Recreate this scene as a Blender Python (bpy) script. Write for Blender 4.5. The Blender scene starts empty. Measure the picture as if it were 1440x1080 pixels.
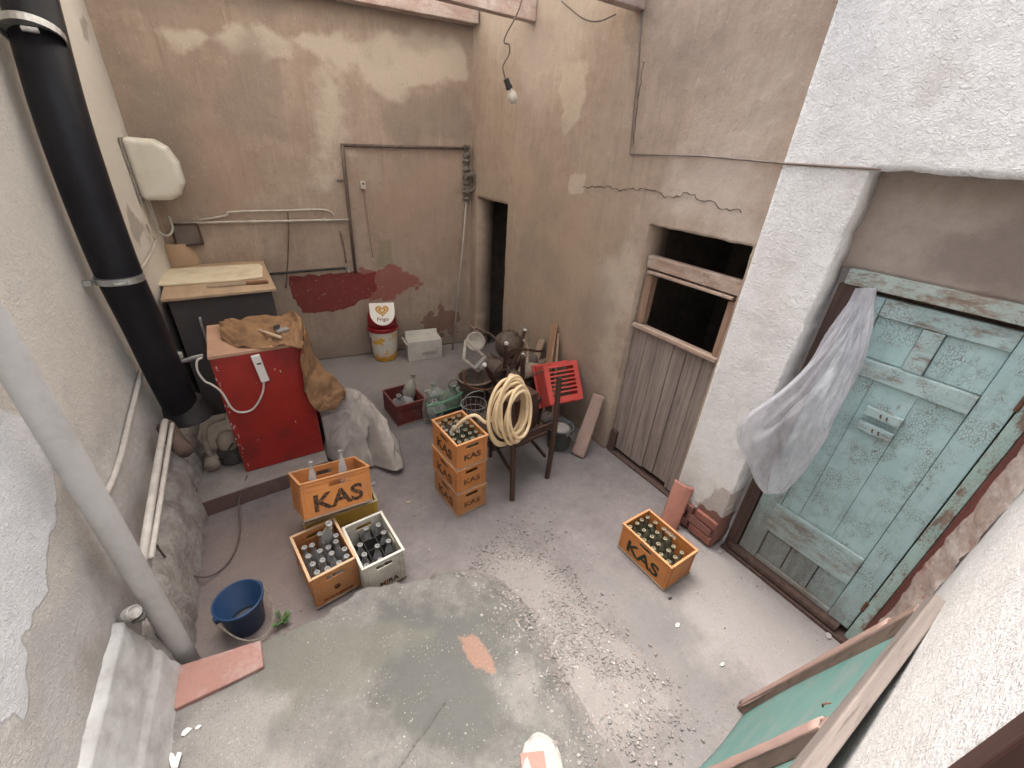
import bpy, math, random
import numpy as np
from mathutils import Vector, Matrix
random.seed(7); rng = np.random.default_rng(7)
PI = math.pi
scene = bpy.context.scene
COL = scene.collection

# ------------------------------------------------------------------ camera
H = 2.8; FPX = 588.98
def cam_rot(a):
    cx, sx = math.cos(a[0]), math.sin(a[0]); cy, sy = math.cos(a[1]), math.sin(a[1]); cz, sz = math.cos(a[2]), math.sin(a[2])
    B = np.array([[1, 0, 0], [0, 0, -1], [0, 1, 0.]])
    Y = np.array([[cy, -sy, 0], [sy, cy, 0], [0, 0, 1]])
    P = np.array([[1, 0, 0], [0, cx, -sx], [0, sx, cx]])
    L = np.array([[cz, -sz, 0], [sz, cz, 0], [0, 0, 1]])
    return L @ P @ B @ Y
RC = cam_rot((.51148692, .59739991, .0662261))
CO = np.array([0, 0, H])
cd = bpy.data.cameras.new('camera'); cam = bpy.data.objects.new('camera', cd); COL.objects.link(cam)
m = Matrix.Identity(4)
for i in range(3):
    m[i][0] = RC[0][i]; m[i][1] = -RC[1][i]; m[i][2] = -RC[2][i]; m[i][3] = CO[i]
cam.matrix_world = m
cd.sensor_width = 36; cd.lens = FPX / 1440 * 36; cd.clip_start = .05; cd.clip_end = 300
scene.camera = cam

# survey helpers: a sight line met with a plane of the place gives the real point on that plane
def ray(x, y): return RC.T @ np.array([(x - 720) / FPX, (y - 540) / FPX, 1.])
def PZ(x, y, z=0.): d = ray(x, y); return CO + d * ((z - H) / d[2])
def PX(x, y, X): d = ray(x, y); return CO + d * (X / d[0])
def PY(x, y, Y): d = ray(x, y); return CO + d * (Y / d[1])
def PL(x, y, a, b):
    n = np.array([-(b[1] - a[1]), b[0] - a[0], 0]); d = ray(x, y)
    return CO + d * ((n @ np.array([a[0], a[1], 0])) / (n @ d))

# ------------------------------------------------------------------ numpy noise
def vnoise(x, y, seed=0):
    xi = np.floor(x).astype(np.int64); yi = np.floor(y).astype(np.int64); fx = x - xi; fy = y - yi
    def h(a, b):
        n = (a * 374761393 + b * 668265263 + seed * 1442695041) & 0x7fffffff
        n = ((n ^ (n >> 13)) * 1274126177) & 0x7fffffff
        return ((n ^ (n >> 16)) & 0xffff) / 65535.
    u = fx * fx * (3 - 2 * fx); v = fy * fy * (3 - 2 * fy)
    return (h(xi, yi) * (1 - u) + h(xi + 1, yi) * u) * (1 - v) + (h(xi, yi + 1) * (1 - u) + h(xi + 1, yi + 1) * u) * v
def fbm(x, y, seed=0, o=5):
    s = 0; a = .5
    for k in range(o): s = s + a * vnoise(x * 2 ** k + 17.3 * k, y * 2 ** k - 9.1 * k, seed + k); a *= .5
    return s / (1 - .5 ** o)
def sm(a, b, x): t = np.clip((x - a) / (b - a), 0, 1); return t * t * (3 - 2 * t)
def polydist(u, v, poly):           # signed distance, positive inside
    P = np.array(poly, float); n = len(P); ins = np.zeros(u.shape, bool); d = np.full(u.shape, 1e9)
    for i in range(n):
        a, b = P[i], P[(i + 1) % n]; e = b - a
        t = np.clip(((u - a[0]) * e[0] + (v - a[1]) * e[1]) / (e @ e + 1e-12), 0, 1)
        d = np.minimum(d, np.hypot(u - a[0] - t * e[0], v - a[1] - t * e[1]))
        c = ((a[1] > v) != (b[1] > v)) & (u < e[0] * (v - a[1]) / (e[1] + 1e-12) + a[0]); ins ^= c
    return np.where(ins, d, -d)
def blot(u, v, poly, soft=.05, rough=.12, fr=6, seed=3):
    if soft > .045: soft *= 2.2
    return sm(-soft, soft, polydist(u, v, poly) + (fbm(u * fr, v * fr, seed) - .5) * rough * 2)

# ------------------------------------------------------------------ materials
class NT:
    def __init__(s, name):
        s.m = bpy.data.materials.new(name); s.m.use_nodes = True; s.t = s.m.node_tree; s.n = s.t.nodes; s.l = s.t.links
        s.b = s.n['Principled BSDF']; s.out = s.n['Material Output']
        s.tc = s.n.new('ShaderNodeTexCoord')
    def noise(s, scale, detail=6, rough=.6, stretch=None, dist=0, src='Object'):
        n = s.n.new('ShaderNodeTexNoise'); n.inputs['Scale'].default_value = scale; n.inputs['Detail'].default_value = detail
        n.inputs['Roughness'].default_value = rough; n.inputs['Distortion'].default_value = dist
        if stretch:
            mp = s.n.new('ShaderNodeMapping'); mp.inputs['Scale'].default_value = stretch
            s.l.new(s.tc.outputs[src], mp.inputs[0]); s.l.new(mp.outputs[0], n.inputs['Vector'])
        else: s.l.new(s.tc.outputs[src], n.inputs['Vector'])
        return n.outputs['Fac']
    def voro(s, scale, feat='F1', stretch=None):
        n = s.n.new('ShaderNodeTexVoronoi'); n.inputs['Scale'].default_value = scale; n.feature = feat
        if stretch:
            mp = s.n.new('ShaderNodeMapping'); mp.inputs['Scale'].default_value = stretch
            s.l.new(s.tc.outputs['Object'], mp.inputs[0]); s.l.new(mp.outputs[0], n.inputs['Vector'])
        else: s.l.new(s.tc.outputs['Object'], n.inputs['Vector'])
        return n.outputs['Distance']
    def step(s, x, a, b):
        n = s.n.new('ShaderNodeMapRange'); n.interpolation_type = 'SMOOTHSTEP'
        n.inputs['From Min'].default_value = a; n.inputs['From Max'].default_value = b; s.l.new(x, n.inputs['Value']); return n.outputs[0]
    def math(s, op, a, b=None):
        n = s.n.new('ShaderNodeMath'); n.operation = op
        for i, x in enumerate((a, b)):
            if x is None: continue
            if isinstance(x, (int, float)): n.inputs[i].default_value = x
            else: s.l.new(x, n.inputs[i])
        return n.outputs[0]
    def attr(s, name):
        n = s.n.new('ShaderNodeAttribute'); n.attribute_name = name; return n.outputs['Fac']
    def mix(s, f, a, b):
        n = s.n.new('ShaderNodeMix'); n.data_type = 'RGBA'
        if isinstance(f, (int, float)): n.inputs[0].default_value = f
        else: s.l.new(f, n.inputs[0])
        for i, x in ((6, a), (7, b)):
            if isinstance(x, tuple): n.inputs[i].default_value = (*x[:3], 1)
            else: s.l.new(x, n.inputs[i])
        return n.outputs[2]
    def bump(s, h, strength=.5, dist=.01):
        n = s.n.new('ShaderNodeBump'); n.inputs['Strength'].default_value = strength; n.inputs['Distance'].default_value = dist
        s.l.new(h, n.inputs['Height']); s.l.new(n.outputs[0], s.b.inputs['Normal'])
    def col(s, c):
        if isinstance(c, tuple): s.b.inputs['Base Color'].default_value = (*c, 1)
        else: s.l.new(c, s.b.inputs['Base Color'])
    def rough(s, r): s.b.inputs['Roughness'].default_value = r
MATS = {}
def M(name, c1, c2=None, scale=8, rough=.7, bump=.2, bscale=60, bdist=.004, dirt=None, dirtamt=.5, stretch=None, metal=0, spec=.3, dscale=5):
    """worn procedural material: two tones broken up by noise, dirt blotches, fine bump"""
    if name in MATS: return MATS[name]
    t = NT(name); c2 = c2 or tuple(x * .75 for x in c1)
    c = t.mix(t.step(t.noise(scale, 6, .65, stretch), .3, .7), c1, c2)
    if dirt: c = t.mix(t.math('MULTIPLY', t.step(t.noise(dscale, 8, .7), .45, .7), dirtamt), c, dirt)
    t.col(c); t.rough(rough); t.b.inputs['Metallic'].default_value = metal; t.b.inputs['Specular IOR Level'].default_value = spec
    if bump: t.bump(t.noise(bscale, 6, .6, stretch), bump, bdist)
    MATS[name] = t.m; return t.m
def masked(name, c1, c2, layers, scale=1.6, streak=None, rough=.9, coarse=(35, .5, .006), fine=(180, .25), crack=None, vermic=None, fleck=None):
    t = NT(name)
    c = t.mix(t.step(t.noise(scale, 12, .72), .22, .78), c1, c2)
    c = t.mix(t.math('MULTIPLY', t.step(t.noise(scale * 7, 8, .75), .42, .72), .35), c, tuple(x * .72 for x in c2))
    if streak:
        c = t.mix(t.math('MULTIPLY', t.step(t.noise(3.5, 7, .7, streak[0]), .48, .75), streak[2]), c, streak[1])
    if streak:
        c = t.mix(t.math('MULTIPLY', t.step(t.noise(9, 8, .75, (3, 3, .13)), .52, .72), .40), c, tuple(min(1, x * 1.28) for x in c1))
        c = t.mix(t.math('MULTIPLY', t.step(t.noise(13, 6, .7, (2.2, 2.2, .10)), .55, .74), .40), c, tuple(x * .62 for x in c2))
    br = t.noise(7 if not fleck or fleck[0] < 45 else 16, 12, .8); lift = None
    for a, colr, amt in layers:
        f = t.math('ADD', t.attr(a), t.math('MULTIPLY', t.math('SUBTRACT', br, .5), 1.1))
        f = t.math('MULTIPLY', t.step(f, *((.38, .62) if a in ('paint', 'white', 'bare', 'smooth', 'chip') else (.25, .75) if a == 'cream' else (.12, .88))), amt)
        c = t.mix(f, c, colr)
        if a in ('cream', 'paint', 'white', 'smooth'): lift = f if lift is None else t.math('ADD', lift, f)
    g = t.noise(fine[0], 4, .7)
    c = t.mix(t.math('MULTIPLY', t.step(g, .45, .75), fine[1]), c, tuple(x * .55 for x in c1))
    if fleck:
        c = t.mix(t.math('MULTIPLY', t.math('MULTIPLY', t.step(t.noise(fleck[0], 5, .65), .60, .68), t.step(t.noise(7, 6, .7), .42, .62)), fleck[1]), c, fleck[2])
        c = t.mix(t.math('MULTIPLY', t.math('MULTIPLY', t.step(t.noise(fleck[0] * 1.4, 5, .65), .59, .66), t.step(t.noise(6, 6, .7), .45, .6)), fleck[1]), c, tuple(x * .5 for x in c2))
    t.col(c); t.rough(rough); t.b.inputs['Specular IOR Level'].default_value = .15
    h = t.math('ADD', t.noise(coarse[0], 8, .62), t.math('MULTIPLY', g, .35))
    if lift is not None: h = t.math('ADD', h, t.math('MULTIPLY', lift, .55))
    if vermic:
        v = t.noise(vermic[0], 4, .6, None, .8)
        h = t.math('ADD', h, t.math('MULTIPLY', t.math('ABSOLUTE', t.math('SUBTRACT', v, .5)), vermic[1]))
    t.bump(h, coarse[1], coarse[2]); MATS[name] = t.m; return t.m
def wood(name, c1, c2, axis=2, paint=None, wear=None, rough=.75, grain=28):
    """old wood with grain along the given axis; optional flaking paint; wear = (attribute-free gradient node) amount"""
    if name in MATS: return MATS[name]
    t = NT(name); st = [1., 1., 1.]; st[axis] = .06
    g = t.noise(grain, 7, .7, tuple(st)); c = t.mix(t.step(g, .3, .7), c1, c2)
    c = t.mix(t.math('MULTIPLY', t.step(t.noise(60, 4, .6, tuple(st)), .55, .7), .6), c, tuple(x * .35 for x in c1))
    h = g
    if paint:
        p1, p2, a, b = paint
        crk = t.math('MAXIMUM', t.step(t.voro(110, 'DISTANCE_TO_EDGE', tuple(st[i] * 1 if i != axis else .4 for i in range(3))), .01, .10), t.step(t.noise(5, 5, .6), .40, .56))
        pc = t.mix(t.step(t.noise(4, 7, .7), .3, .7), p1, p2)
        pc = t.mix(t.math('MULTIPLY', t.step(t.noise(13, 8, .75), .5, .72), .45), pc, tuple(x * .62 for x in p2))
        nz = t.noise(9, 9, .75, tuple(.45 if i == axis else 1. for i in range(3)))
        f = t.step(nz, a, b)
        if wear: f = t.math('MULTIPLY', f, wear(t, nz))
        f = t.math('MULTIPLY', f, t.math('ADD', t.math('MULTIPLY', crk, .75), .25))
        pc = t.mix(t.math('MULTIPLY', t.step(t.noise(30, 5, .6, tuple(st)), .52, .70), .25), pc, tuple(x * .5 for x in p2)); c = t.mix(f, c, pc); h = t.math('ADD', t.math('MULTIPLY', g, .5), f)
    t.col(c); t.rough(rough); t.b.inputs['Specular IOR Level'].default_value = .2
    t.bump(h, .5, .004); MATS[name] = t.m; return t.m
def glass(name, tint, alpha=.45, rough=.15):
    t = NT(name); t.col(t.mix(t.step(t.noise(7, 8, .7), .42, .7), tint, tuple(.3 * x + .22 for x in tint))); t.rough(rough); t.b.inputs['Specular IOR Level'].default_value = .6
    tr = t.n.new('ShaderNodeBsdfTransparent'); tr.inputs[0].default_value = (*[.55 + .45 * x for x in tint], 1)
    mx = t.n.new('ShaderNodeMixShader'); lw = t.n.new('ShaderNodeLayerWeight'); lw.inputs[0].default_value = .35
    f = t.math('ADD', t.math('MULTIPLY', lw.outputs['Facing'], .5), alpha)
    t.l.new(f, mx.inputs[0]); t.l.new(tr.outputs[0], mx.inputs[1]); t.l.new(t.b.outputs[0], mx.inputs[2]); t.l.new(mx.outputs[0], t.out.inputs[0])
    MATS[name] = t.m; return t.m

# ------------------------------------------------------------------ mesh builder
class MB:
    def __init__(s): s.v = []; s.f = []
    def add(s, vs, fs):
        o = len(s.v); s.v += [tuple(float(q) for q in p) for p in vs]; s.f += [tuple(i + o for i in f) for f in fs]; return s
    def box(s, c, d, rz=0., R=None, taper=1.):
        x, y, z = d[0] / 2, d[1] / 2, d[2] / 2; vs = []
        for k in (-1, 1):
            t = taper if k > 0 else 1.
            for a, b in ((-1, -1), (1, -1), (1, 1), (-1, 1)): vs.append(Vector((a * x * t, b * y * t, k * z)))
        Rm = R if R is not None else Matrix.Rotation(rz, 3, 'Z')
        return s.add([Rm @ p + Vector(c) for p in vs], [(0, 3, 2, 1), (4, 5, 6, 7), (0, 1, 5, 4), (1, 2, 6, 5), (2, 3, 7, 6), (3, 0, 4, 7)])
    def bar(s, a, b, w, h, up=(0, 0, 1)):
        a = Vector(a); b = Vector(b); d = b - a; L = d.length; d.normalize(); u = Vector(up)
        if abs(d.dot(u)) > .97: u = Vector((0, 1, 0))
        x = d.cross(u).normalized(); z = x.cross(d).normalized(); R = Matrix((x, d, z)).transposed()
        return s.box((a + b) / 2, (w, L, h), R=R)
    def tube(s, path, r, n=10, smooth=0, cap=True):
        P = [Vector(p) for p in path]
        if smooth and len(P) > 2:
            Q = []
            for i in range(len(P) - 1):
                p0, p1, p2, p3 = P[max(i - 1, 0)], P[i], P[i + 1], P[min(i + 2, len(P) - 1)]
                for k in range(smooth):
                    t = k / smooth
                    Q.append(.5 * ((2 * p1) + (p2 - p0) * t + (2 * p0 - 5 * p1 + 4 * p2 - p3) * t * t + (3 * p1 - p0 - 3 * p2 + p3) * t ** 3))
            Q.append(P[-1]); P = Q
        rs = r if isinstance(r, (list, tuple)) else [r] * len(P)
        if len(rs) != len(P): rs = list(np.interp(np.linspace(0, 1, len(P)), np.linspace(0, 1, len(rs)), rs))
        vs = []; nrm = None
        for i, p in enumerate(P):
            t = (P[min(i + 1, len(P) - 1)] - P[max(i - 1, 0)]).normalized()
            if nrm is None: nrm = t.orthogonal().normalized()
            nrm = (nrm - t * nrm.dot(t)).normalized(); b = t.cross(nrm)
            for k in range(n): a = 2 * PI * k / n; vs.append(p + (nrm * math.cos(a) + b * math.sin(a)) * rs[i])
        fs = [(i * n + k, i * n + (k + 1) % n, (i + 1) * n + (k + 1) % n, (i + 1) * n + k) for i in range(len(P) - 1) for k in range(n)]
        if cap: fs += [tuple(range(n - 1, -1, -1)), tuple((len(P) - 1) * n + k for k in range(n))]
        return s.add(vs, fs)
    def lathe(s, prof, n=20, c=(0, 0, 0), R=None, sx=1., sy=1.):
        vs = []; Rm = R or Matrix.Identity(3)
        for r, z in prof:
            for k in range(n): a = 2 * PI * k / n; vs.append(Rm @ Vector((r * math.cos(a) * sx, r * math.sin(a) * sy, z)) + Vector(c))
        fs = [(i * n + k, i * n + (k + 1) % n, (i + 1) * n + (k + 1) % n, (i + 1) * n + k) for i in range(len(prof) - 1) for k in range(n)]
        if prof[0][0] > 1e-5: fs.append(tuple(range(n - 1, -1, -1)))
        if prof[-1][0] > 1e-5: fs.append(tuple((len(prof) - 1) * n + k for k in range(n)))
        return s.add(vs, fs)
    def prism(s, poly, z0, z1):
        n = len(poly); vs = [(x, y, z0) for x, y in poly] + [(x, y, z1) for x, y in poly]
        return s.add(vs, [tuple(range(n - 1, -1, -1)), tuple(range(n, 2 * n))] + [(i, (i + 1) % n, (i + 1) % n + n, i + n) for i in range(n)])
    def grid(s, fn, nu, nv):
        vs = [fn(i / nu, j / nv) for j in range(nv + 1) for i in range(nu + 1)]
        return s.add(vs, [(j * (nu + 1) + i, j * (nu + 1) + i + 1, (j + 1) * (nu + 1) + i + 1, (j + 1) * (nu + 1) + i) for j in range(nv) for i in range(nu)])
    def shift(s, o, rz=0):
        R = Matrix.Rotation(-rz, 3, 'Z'); o = Vector(o); s.v = [tuple(R @ (Vector(p) - o)) for p in s.v]; return s
    def jitter(s, a): s.v = [tuple(c + random.uniform(-a, a) for c in p) for p in s.v]; return s
    def build(s, name, mat, parent=None, loc=None, bevel=0, smooth=False, subsurf=0, solid=0, rz=0):
        me = bpy.data.meshes.new(name); me.from_pydata(s.v, [], s.f); me.update()
        o = bpy.data.objects.new(name, me); COL.objects.link(o); me.materials.append(mat)
        if smooth: me.polygons.foreach_set('use_smooth', [True] * len(me.polygons))
        if loc is not None: o.location = loc
        o.rotation_euler.z = rz
        if parent: o.parent = parent
        if solid: md = o.modifiers.new('s', 'SOLIDIFY'); md.thickness = solid; md.offset = 0
        if bevel:
            md = o.modifiers.new('b', 'BEVEL'); md.width = bevel; md.segments = 2; md.limit_method = 'ANGLE'; md.angle_limit = .7
        if subsurf: md = o.modifiers.new('u', 'SUBSURF'); md.levels = md.render_levels = subsurf
        return o
def tag(o, label, cat, group=None, kind=None):
    if label: o['label'] = label
    if cat: o['category'] = cat
    if group: o['group'] = group
    if kind: o['kind'] = kind
    return o
def empty(name, loc, label, cat, group=None, rz=0):
    o = bpy.data.objects.new(name, None); COL.objects.link(o); o.location = loc; o.rotation_euler.z = rz; o.empty_display_size = .1
    return tag(o, label, cat, group)
def copy_tree(o, parent=None):
    c = o.copy(); COL.objects.link(c); c.parent = parent
    for ch in list(o.children): copy_tree(ch, c)
    return c
def one(name, mb, mat, label, cat, group=None, **k):           # a thing that is one mesh: origin moved to its base
    V = np.array(mb.v); lo = V.min(0); hi = V.max(0); base = ((lo[0] + hi[0]) / 2, (lo[1] + hi[1]) / 2, lo[2])
    mb.shift(base); return tag(mb.build(name, mat, None, base, **k), label, cat, group)
def text(name, body, size, mat, parent, origin, xdir, ydir, bold=.0, depth=.002, stretch=1.):
    cu = bpy.data.curves.new(name, 'FONT'); cu.body = body; cu.size = size; cu.align_x = 'CENTER'; cu.align_y = 'CENTER'; cu.extrude = depth / 2; cu.offset = bold
    t = bpy.data.objects.new(name, cu); COL.objects.link(t)
    me = bpy.data.meshes.new_from_object(t.evaluated_get(bpy.context.evaluated_depsgraph_get())); bpy.data.objects.remove(t); bpy.data.curves.remove(cu)
    x = Vector(xdir).normalized(); y = Vector(ydir).normalized(); z = x.cross(y)
    o0 = Vector(origin)
    for v in me.vertices: p = v.co.copy(); v.co = o0 + x * p.x * stretch + y * p.y + z * p.z
    me.materials.clear(); me.materials.append(mat); me.name = name
    o = bpy.data.objects.new(name, me); COL.objects.link(o); o.parent = parent; return o

# grid wall: a fine sheet (u along the wall, z up) with openings, relief and stain masks, thickened behind
def wall(name, a, b, z0, z1, holes, mat, masks, thick, res=.025, relief=.012, parent=None, seed=1, edge=.006):
    a = np.array(a, float); b = np.array(b, float); L = np.hypot(*(b - a)); d = (b - a) / L; nrm = np.array([d[1], -d[0]])   # nrm: into the yard
    us = np.linspace(0, L, int(L / res) + 1); zs = np.linspace(z0, z1, int((z1 - z0) / res) + 1)
    for h in holes:
        for arr, vals in ((us, h[:2]), (zs, h[2:])):
            for q in vals:
                i = int(np.argmin(abs(arr - q)))
                if 0 < i < len(arr) - 1: arr[i] = q
    U, Z = np.meshgrid(us, zs)
    w = (fbm(U * 1.3, Z * 1.3, seed) - .5) * relief * 2 + (fbm(U * 9, Z * 9, seed + 5, 4) - .5) * relief * .5
    uj, zj = U.copy(), Z.copy()
    for h in holes:                                                   # crumbled arrises round the openings
        near = (U > h[0] - .03) & (U < h[1] + .03) & (Z > h[2] - .03) & (Z < h[3] + .03)
        uj = np.where(near, uj + (fbm(U * 14, Z * 14, seed + 9, 3) - .5) * edge * 2, uj); zj = np.where(near & (Z > z0 + .01), zj + (fbm(U * 14, Z * 14, seed + 12, 3) - .5) * edge * 2, zj)
    X = a[0] + d[0] * uj + nrm[0] * w; Y = a[1] + d[1] * uj + nrm[1] * w
    keep = []
    nu = len(us)
    for j in range(len(zs) - 1):
        zc = (zs[j] + zs[j + 1]) / 2
        for i in range(nu - 1):
            uc = (us[i] + us[i + 1]) / 2
            if any(h[0] < uc < h[1] and h[2] < zc < h[3] for h in holes): continue
            k = j * nu + i; keep.append((k, k + 1, k + nu + 1, k + nu))
    V = np.stack([X.ravel(), Y.ravel(), zj.ravel()], 1); used = np.zeros(len(V), bool); F = np.array(keep); used[F.ravel()] = True
    idx = np.cumsum(used) - 1; F = idx[F]
    me = bpy.data.meshes.new(name); base = (float((a[0] + b[0]) / 2), float((a[1] + b[1]) / 2), 0.)
    me.from_pydata((V[used] - np.array(base)).tolist(), [], F.tolist()); me.update()
    for k, fn in masks.items():
        at = me.attributes.new(k, 'FLOAT', 'POINT'); at.data.foreach_set('value', np.clip(fn(U, Z), 0, 1).ravel()[used].astype(np.float32))
    me.polygons.foreach_set('use_smooth', [True] * len(me.polygons)); me.materials.append(mat)
    o = bpy.data.objects.new(name, me); COL.objects.link(o); o.location = base
    if parent: o.parent = parent; o.location = (Vector(base) - parent.location)
    md = o.modifiers.new('s', 'SOLIDIFY'); md.thickness = thick; md.offset = -1
    return o
def uz(px, a, b):                                                      # survey points on a wall as (distance along it, height)
    out = []
    for x, y in px:
        p = PL(x, y, a, b); out.append((float(np.hypot(p[0] - a[0], p[1] - a[1])) * (1 if (p[0] - a[0]) * (b[0] - a[0]) + (p[1] - a[1]) * (b[1] - a[1]) > 0 else -1), float(p[2])))
    return out

# ================================================================== SETTING
# ---- ground
BWA, BWB = (-.66, 6.14), (2.98, 5.63)        # rear wall, left to right
LWA, LWB = (-1.03, -.6), (-.62, 6.3)         # left wall, near to far
XR = 2.94
def rise(x, y): return .012 * (fbm(x * 2.2, y * 2.2, 3) - .5)
def ground_mesh():
    xs = np.arange(-1.5, 4.6, .025); ys = np.arange(-.9, 6.9, .025); X, Y = np.meshgrid(xs, ys)
    rub = sm(.0, .3, polydist(X, Y, [(.9, .3), (.85, 1.55), (1.05, 2.0), (1.5, 1.95), (1.75, 1.2), (1.75, .3)]) + (fbm(X * 4, Y * 4, 8) - .5) * .5)
    Zz = rise(X, Y) + .012 * rub * (fbm(X * 16, Y * 16, 5, 3)) + .02 * rub * (fbm(X * 5, Y * 5, 6) - .4)
    nu = len(xs); k = (np.arange(len(ys) - 1)[:, None] * nu + np.arange(nu - 1)[None]).ravel()
    me = bpy.data.meshes.new('ground'); me.from_pydata(np.stack([X.ravel(), Y.ravel(), Zz.ravel()], 1).tolist(), [], np.stack([k, k + 1, k + nu + 1, k + nu], 1).tolist()); me.update()
    red = blot(X, Y, [(-.8, 2.0), (-.1, 2.0), (.5, 2.4), (.6, 3.2), (-.8, 3.3)], .3, .3, 3, 4) * .8
    pale = np.maximum(blot(X, Y, [(2.1, -.2), (2.95, -.2), (2.95, 1.05), (2.5, 1.2), (2.1, .7)], .2, .25, 4, 6), blot(X, Y, [(.3, 4.6), (2.4, 4.6), (2.9, 5.6), (-.2, 6)], .3, .3, 3, 7) * .8)
    damp_shade = np.maximum(blot(X, Y, [(1.5, .2), (2.3, .1), (2.4, 1.0), (1.9, 1.35), (1.6, .9)], .25, .5, 4, 11), .7 * blot(X, Y, [(1.3, 2.2), (2.9, 2.3), (2.8, 3.6), (1.3, 4.2)], .3, .4, 3, 12))  # darker floor in front of the door and under the junk heap
    for n, v in (('rubble', rub), ('red', red), ('pale', pale), ('damp_shade', damp_shade)):
        at = me.attributes.new(n, 'FLOAT', 'POINT'); at.data.foreach_set('value', v.ravel().astype(np.float32))
    me.polygons.foreach_set('use_smooth', [True] * len(me.polygons))
    me.materials.append(masked('ground_mat', (.255, .227, .219), (.148, .131, .128), [('red', (.275, .20, .17), .6), ('damp_shade', (.18, .17, .165), .6), ('pale', (.35, .32, .305), .65), ('rubble', (.25, .228, .212), .7)], 2.2, None, .92, (26, .8, .006), (140, .4), None, None, (55, .5, (.46, .43, .41))))
    o = bpy.data.objects.new('ground', me); COL.objects.link(o); o['kind'] = 'structure'; return o
ground_mesh()
# ---- raised concrete landing in the foreground
LAND = [(-.93, 1.78), (-.80, 1.84), (-.38, 1.90), (.0, 1.86), (.2, 1.93), (.34, 1.89), (.58, 1.80), (.76, 1.69), (.92, 1.55), (.96, 1.36), (.92, 1.0), (.88, .58), (.9, .3), (.95, -.5), (-1.2, -.5)]
LH = .20
def land_mesh():
    xs = np.arange(-1.1, 1.4, .011); ys = np.arange(-.6, 2.0, .011); X, Y = np.meshgrid(xs, ys)
    jag = (fbm(X * 7, Y * 7, 21) - .5) * .09 + (fbm(X * 30, Y * 30, 22, 3) - .5) * .03
    d = polydist(X, Y, LAND) + jag
    side = sm(.55, .8, X)                                             # the right flank is broken down to a slope
    w = .02 + .30 * side; jag = jag * (1 - .5 * side); d = polydist(X, Y, LAND) + jag
    prof = sm(-1, 0, d / w) 
    Zz = LH * prof + prof * ((fbm(X * 3, Y * 3, 23) - .5) * .025 + (fbm(X * 22, Y * 22, 24, 4) - .5) * .008) + (1 - prof) * (-.03)
    crk = uz3 = None
    c1 = np.minimum(np.abs((Y - 1.0) - .42 * (X - .3) + (fbm(X * 6, X * 0, 25) - .5) * .05), 9); Zz -= .006 * (c1 < .012) * (X > -.15) * (X < .42)
    keep = prof > .0
    nu = len(xs); F = []
    for j in range(len(ys) - 1):
        row = np.nonzero(keep[j, :-1] | keep[j + 1, :-1] | keep[j, 1:] | keep[j + 1, 1:])[0]
        F += [(j * nu + i, j * nu + i + 1, (j + 1) * nu + i + 1, (j + 1) * nu + i) for i in row.tolist()]
    F = np.array(F); V = np.stack([X.ravel(), Y.ravel(), Zz.ravel()], 1); used = np.zeros(len(V), bool); used[F.ravel()] = True; idx = np.cumsum(used) - 1
    me = bpy.data.meshes.new('concrete_landing'); me.from_pydata(V[used].tolist(), [], idx[F].tolist()); me.update()
    P = lambda pts: [tuple(PZ(x, y, LH)[:2]) for x, y in pts]
    moss = np.maximum(blot(X, Y, P([(365, 905), (420, 880), (560, 870), (600, 890), (500, 960), (420, 1000), (385, 1010)]), .05, .12, 7, 31), .0)
    dark = np.maximum(blot(X, Y, P([(540, 850), (690, 840), (745, 950), (790, 1060), (600, 1080), (520, 990)]), .1, .22, 6, 32), .8 * blot(X, Y, P([(600, 840), (700, 860), (760, 930), (690, 900)]), .05, .1, 8, 33))
    pale = np.maximum(blot(X, Y, P([(250, 990), (380, 960), (400, 1080), (235, 1080)]), .1, .2, 6, 34), blot(X, Y, P([(680, 950), (740, 960), (750, 1010), (690, 1030)]), .08, .18, 8, 37) * .6)
    flank = side * (1 - sm(.35, .95, prof))
    brick = blot(X, Y, P([(640, 893), (668, 893), (690, 925), (696, 945), (672, 938), (652, 915)]), .02, .035, 14, 35)
    for n, v in (('flank', flank), ('moss', moss), ('dark', dark), ('pale', pale), ('brick', brick), ('crack', np.exp(-(c1 / .006) ** 2) * (X > -.15) * (X < .42) * .8)):
        at = me.attributes.new(n, 'FLOAT', 'POINT'); at.data.foreach_set('value', v.ravel()[used].astype(np.float32))
    me.polygons.foreach_set('use_smooth', [True] * len(me.polygons))
    me.materials.append(masked('landing_mat', (.225, .213, .198), (.14, .133, .124), [('dark', (.095, .094, .087), .85), ('moss', (.155, .15, .122), .6), ('flank', (.235, .213, .20), .95), ('pale', (.31, .29, .27), .7), ('brick', (.30, .17, .125), .75), ('crack', (.06, .055, .05), .9)], 4, None, .93, (30, 1., .008), (110, .5), None, None, (70, .75, (.50, .48, .45))))
    o = bpy.data.objects.new('concrete_landing', me); COL.objects.link(o); o['kind'] = 'structure'
land_mesh()
def land_z(x, y):
    d = float(polydist(np.array([x]), np.array([y]), LAND)[0]); w = .02 + .30 * float(sm(.55, .8, np.array(x))); p = float(sm(-1, 0, np.array(d / w))); return LH * p - .03 * (1 - p)

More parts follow.
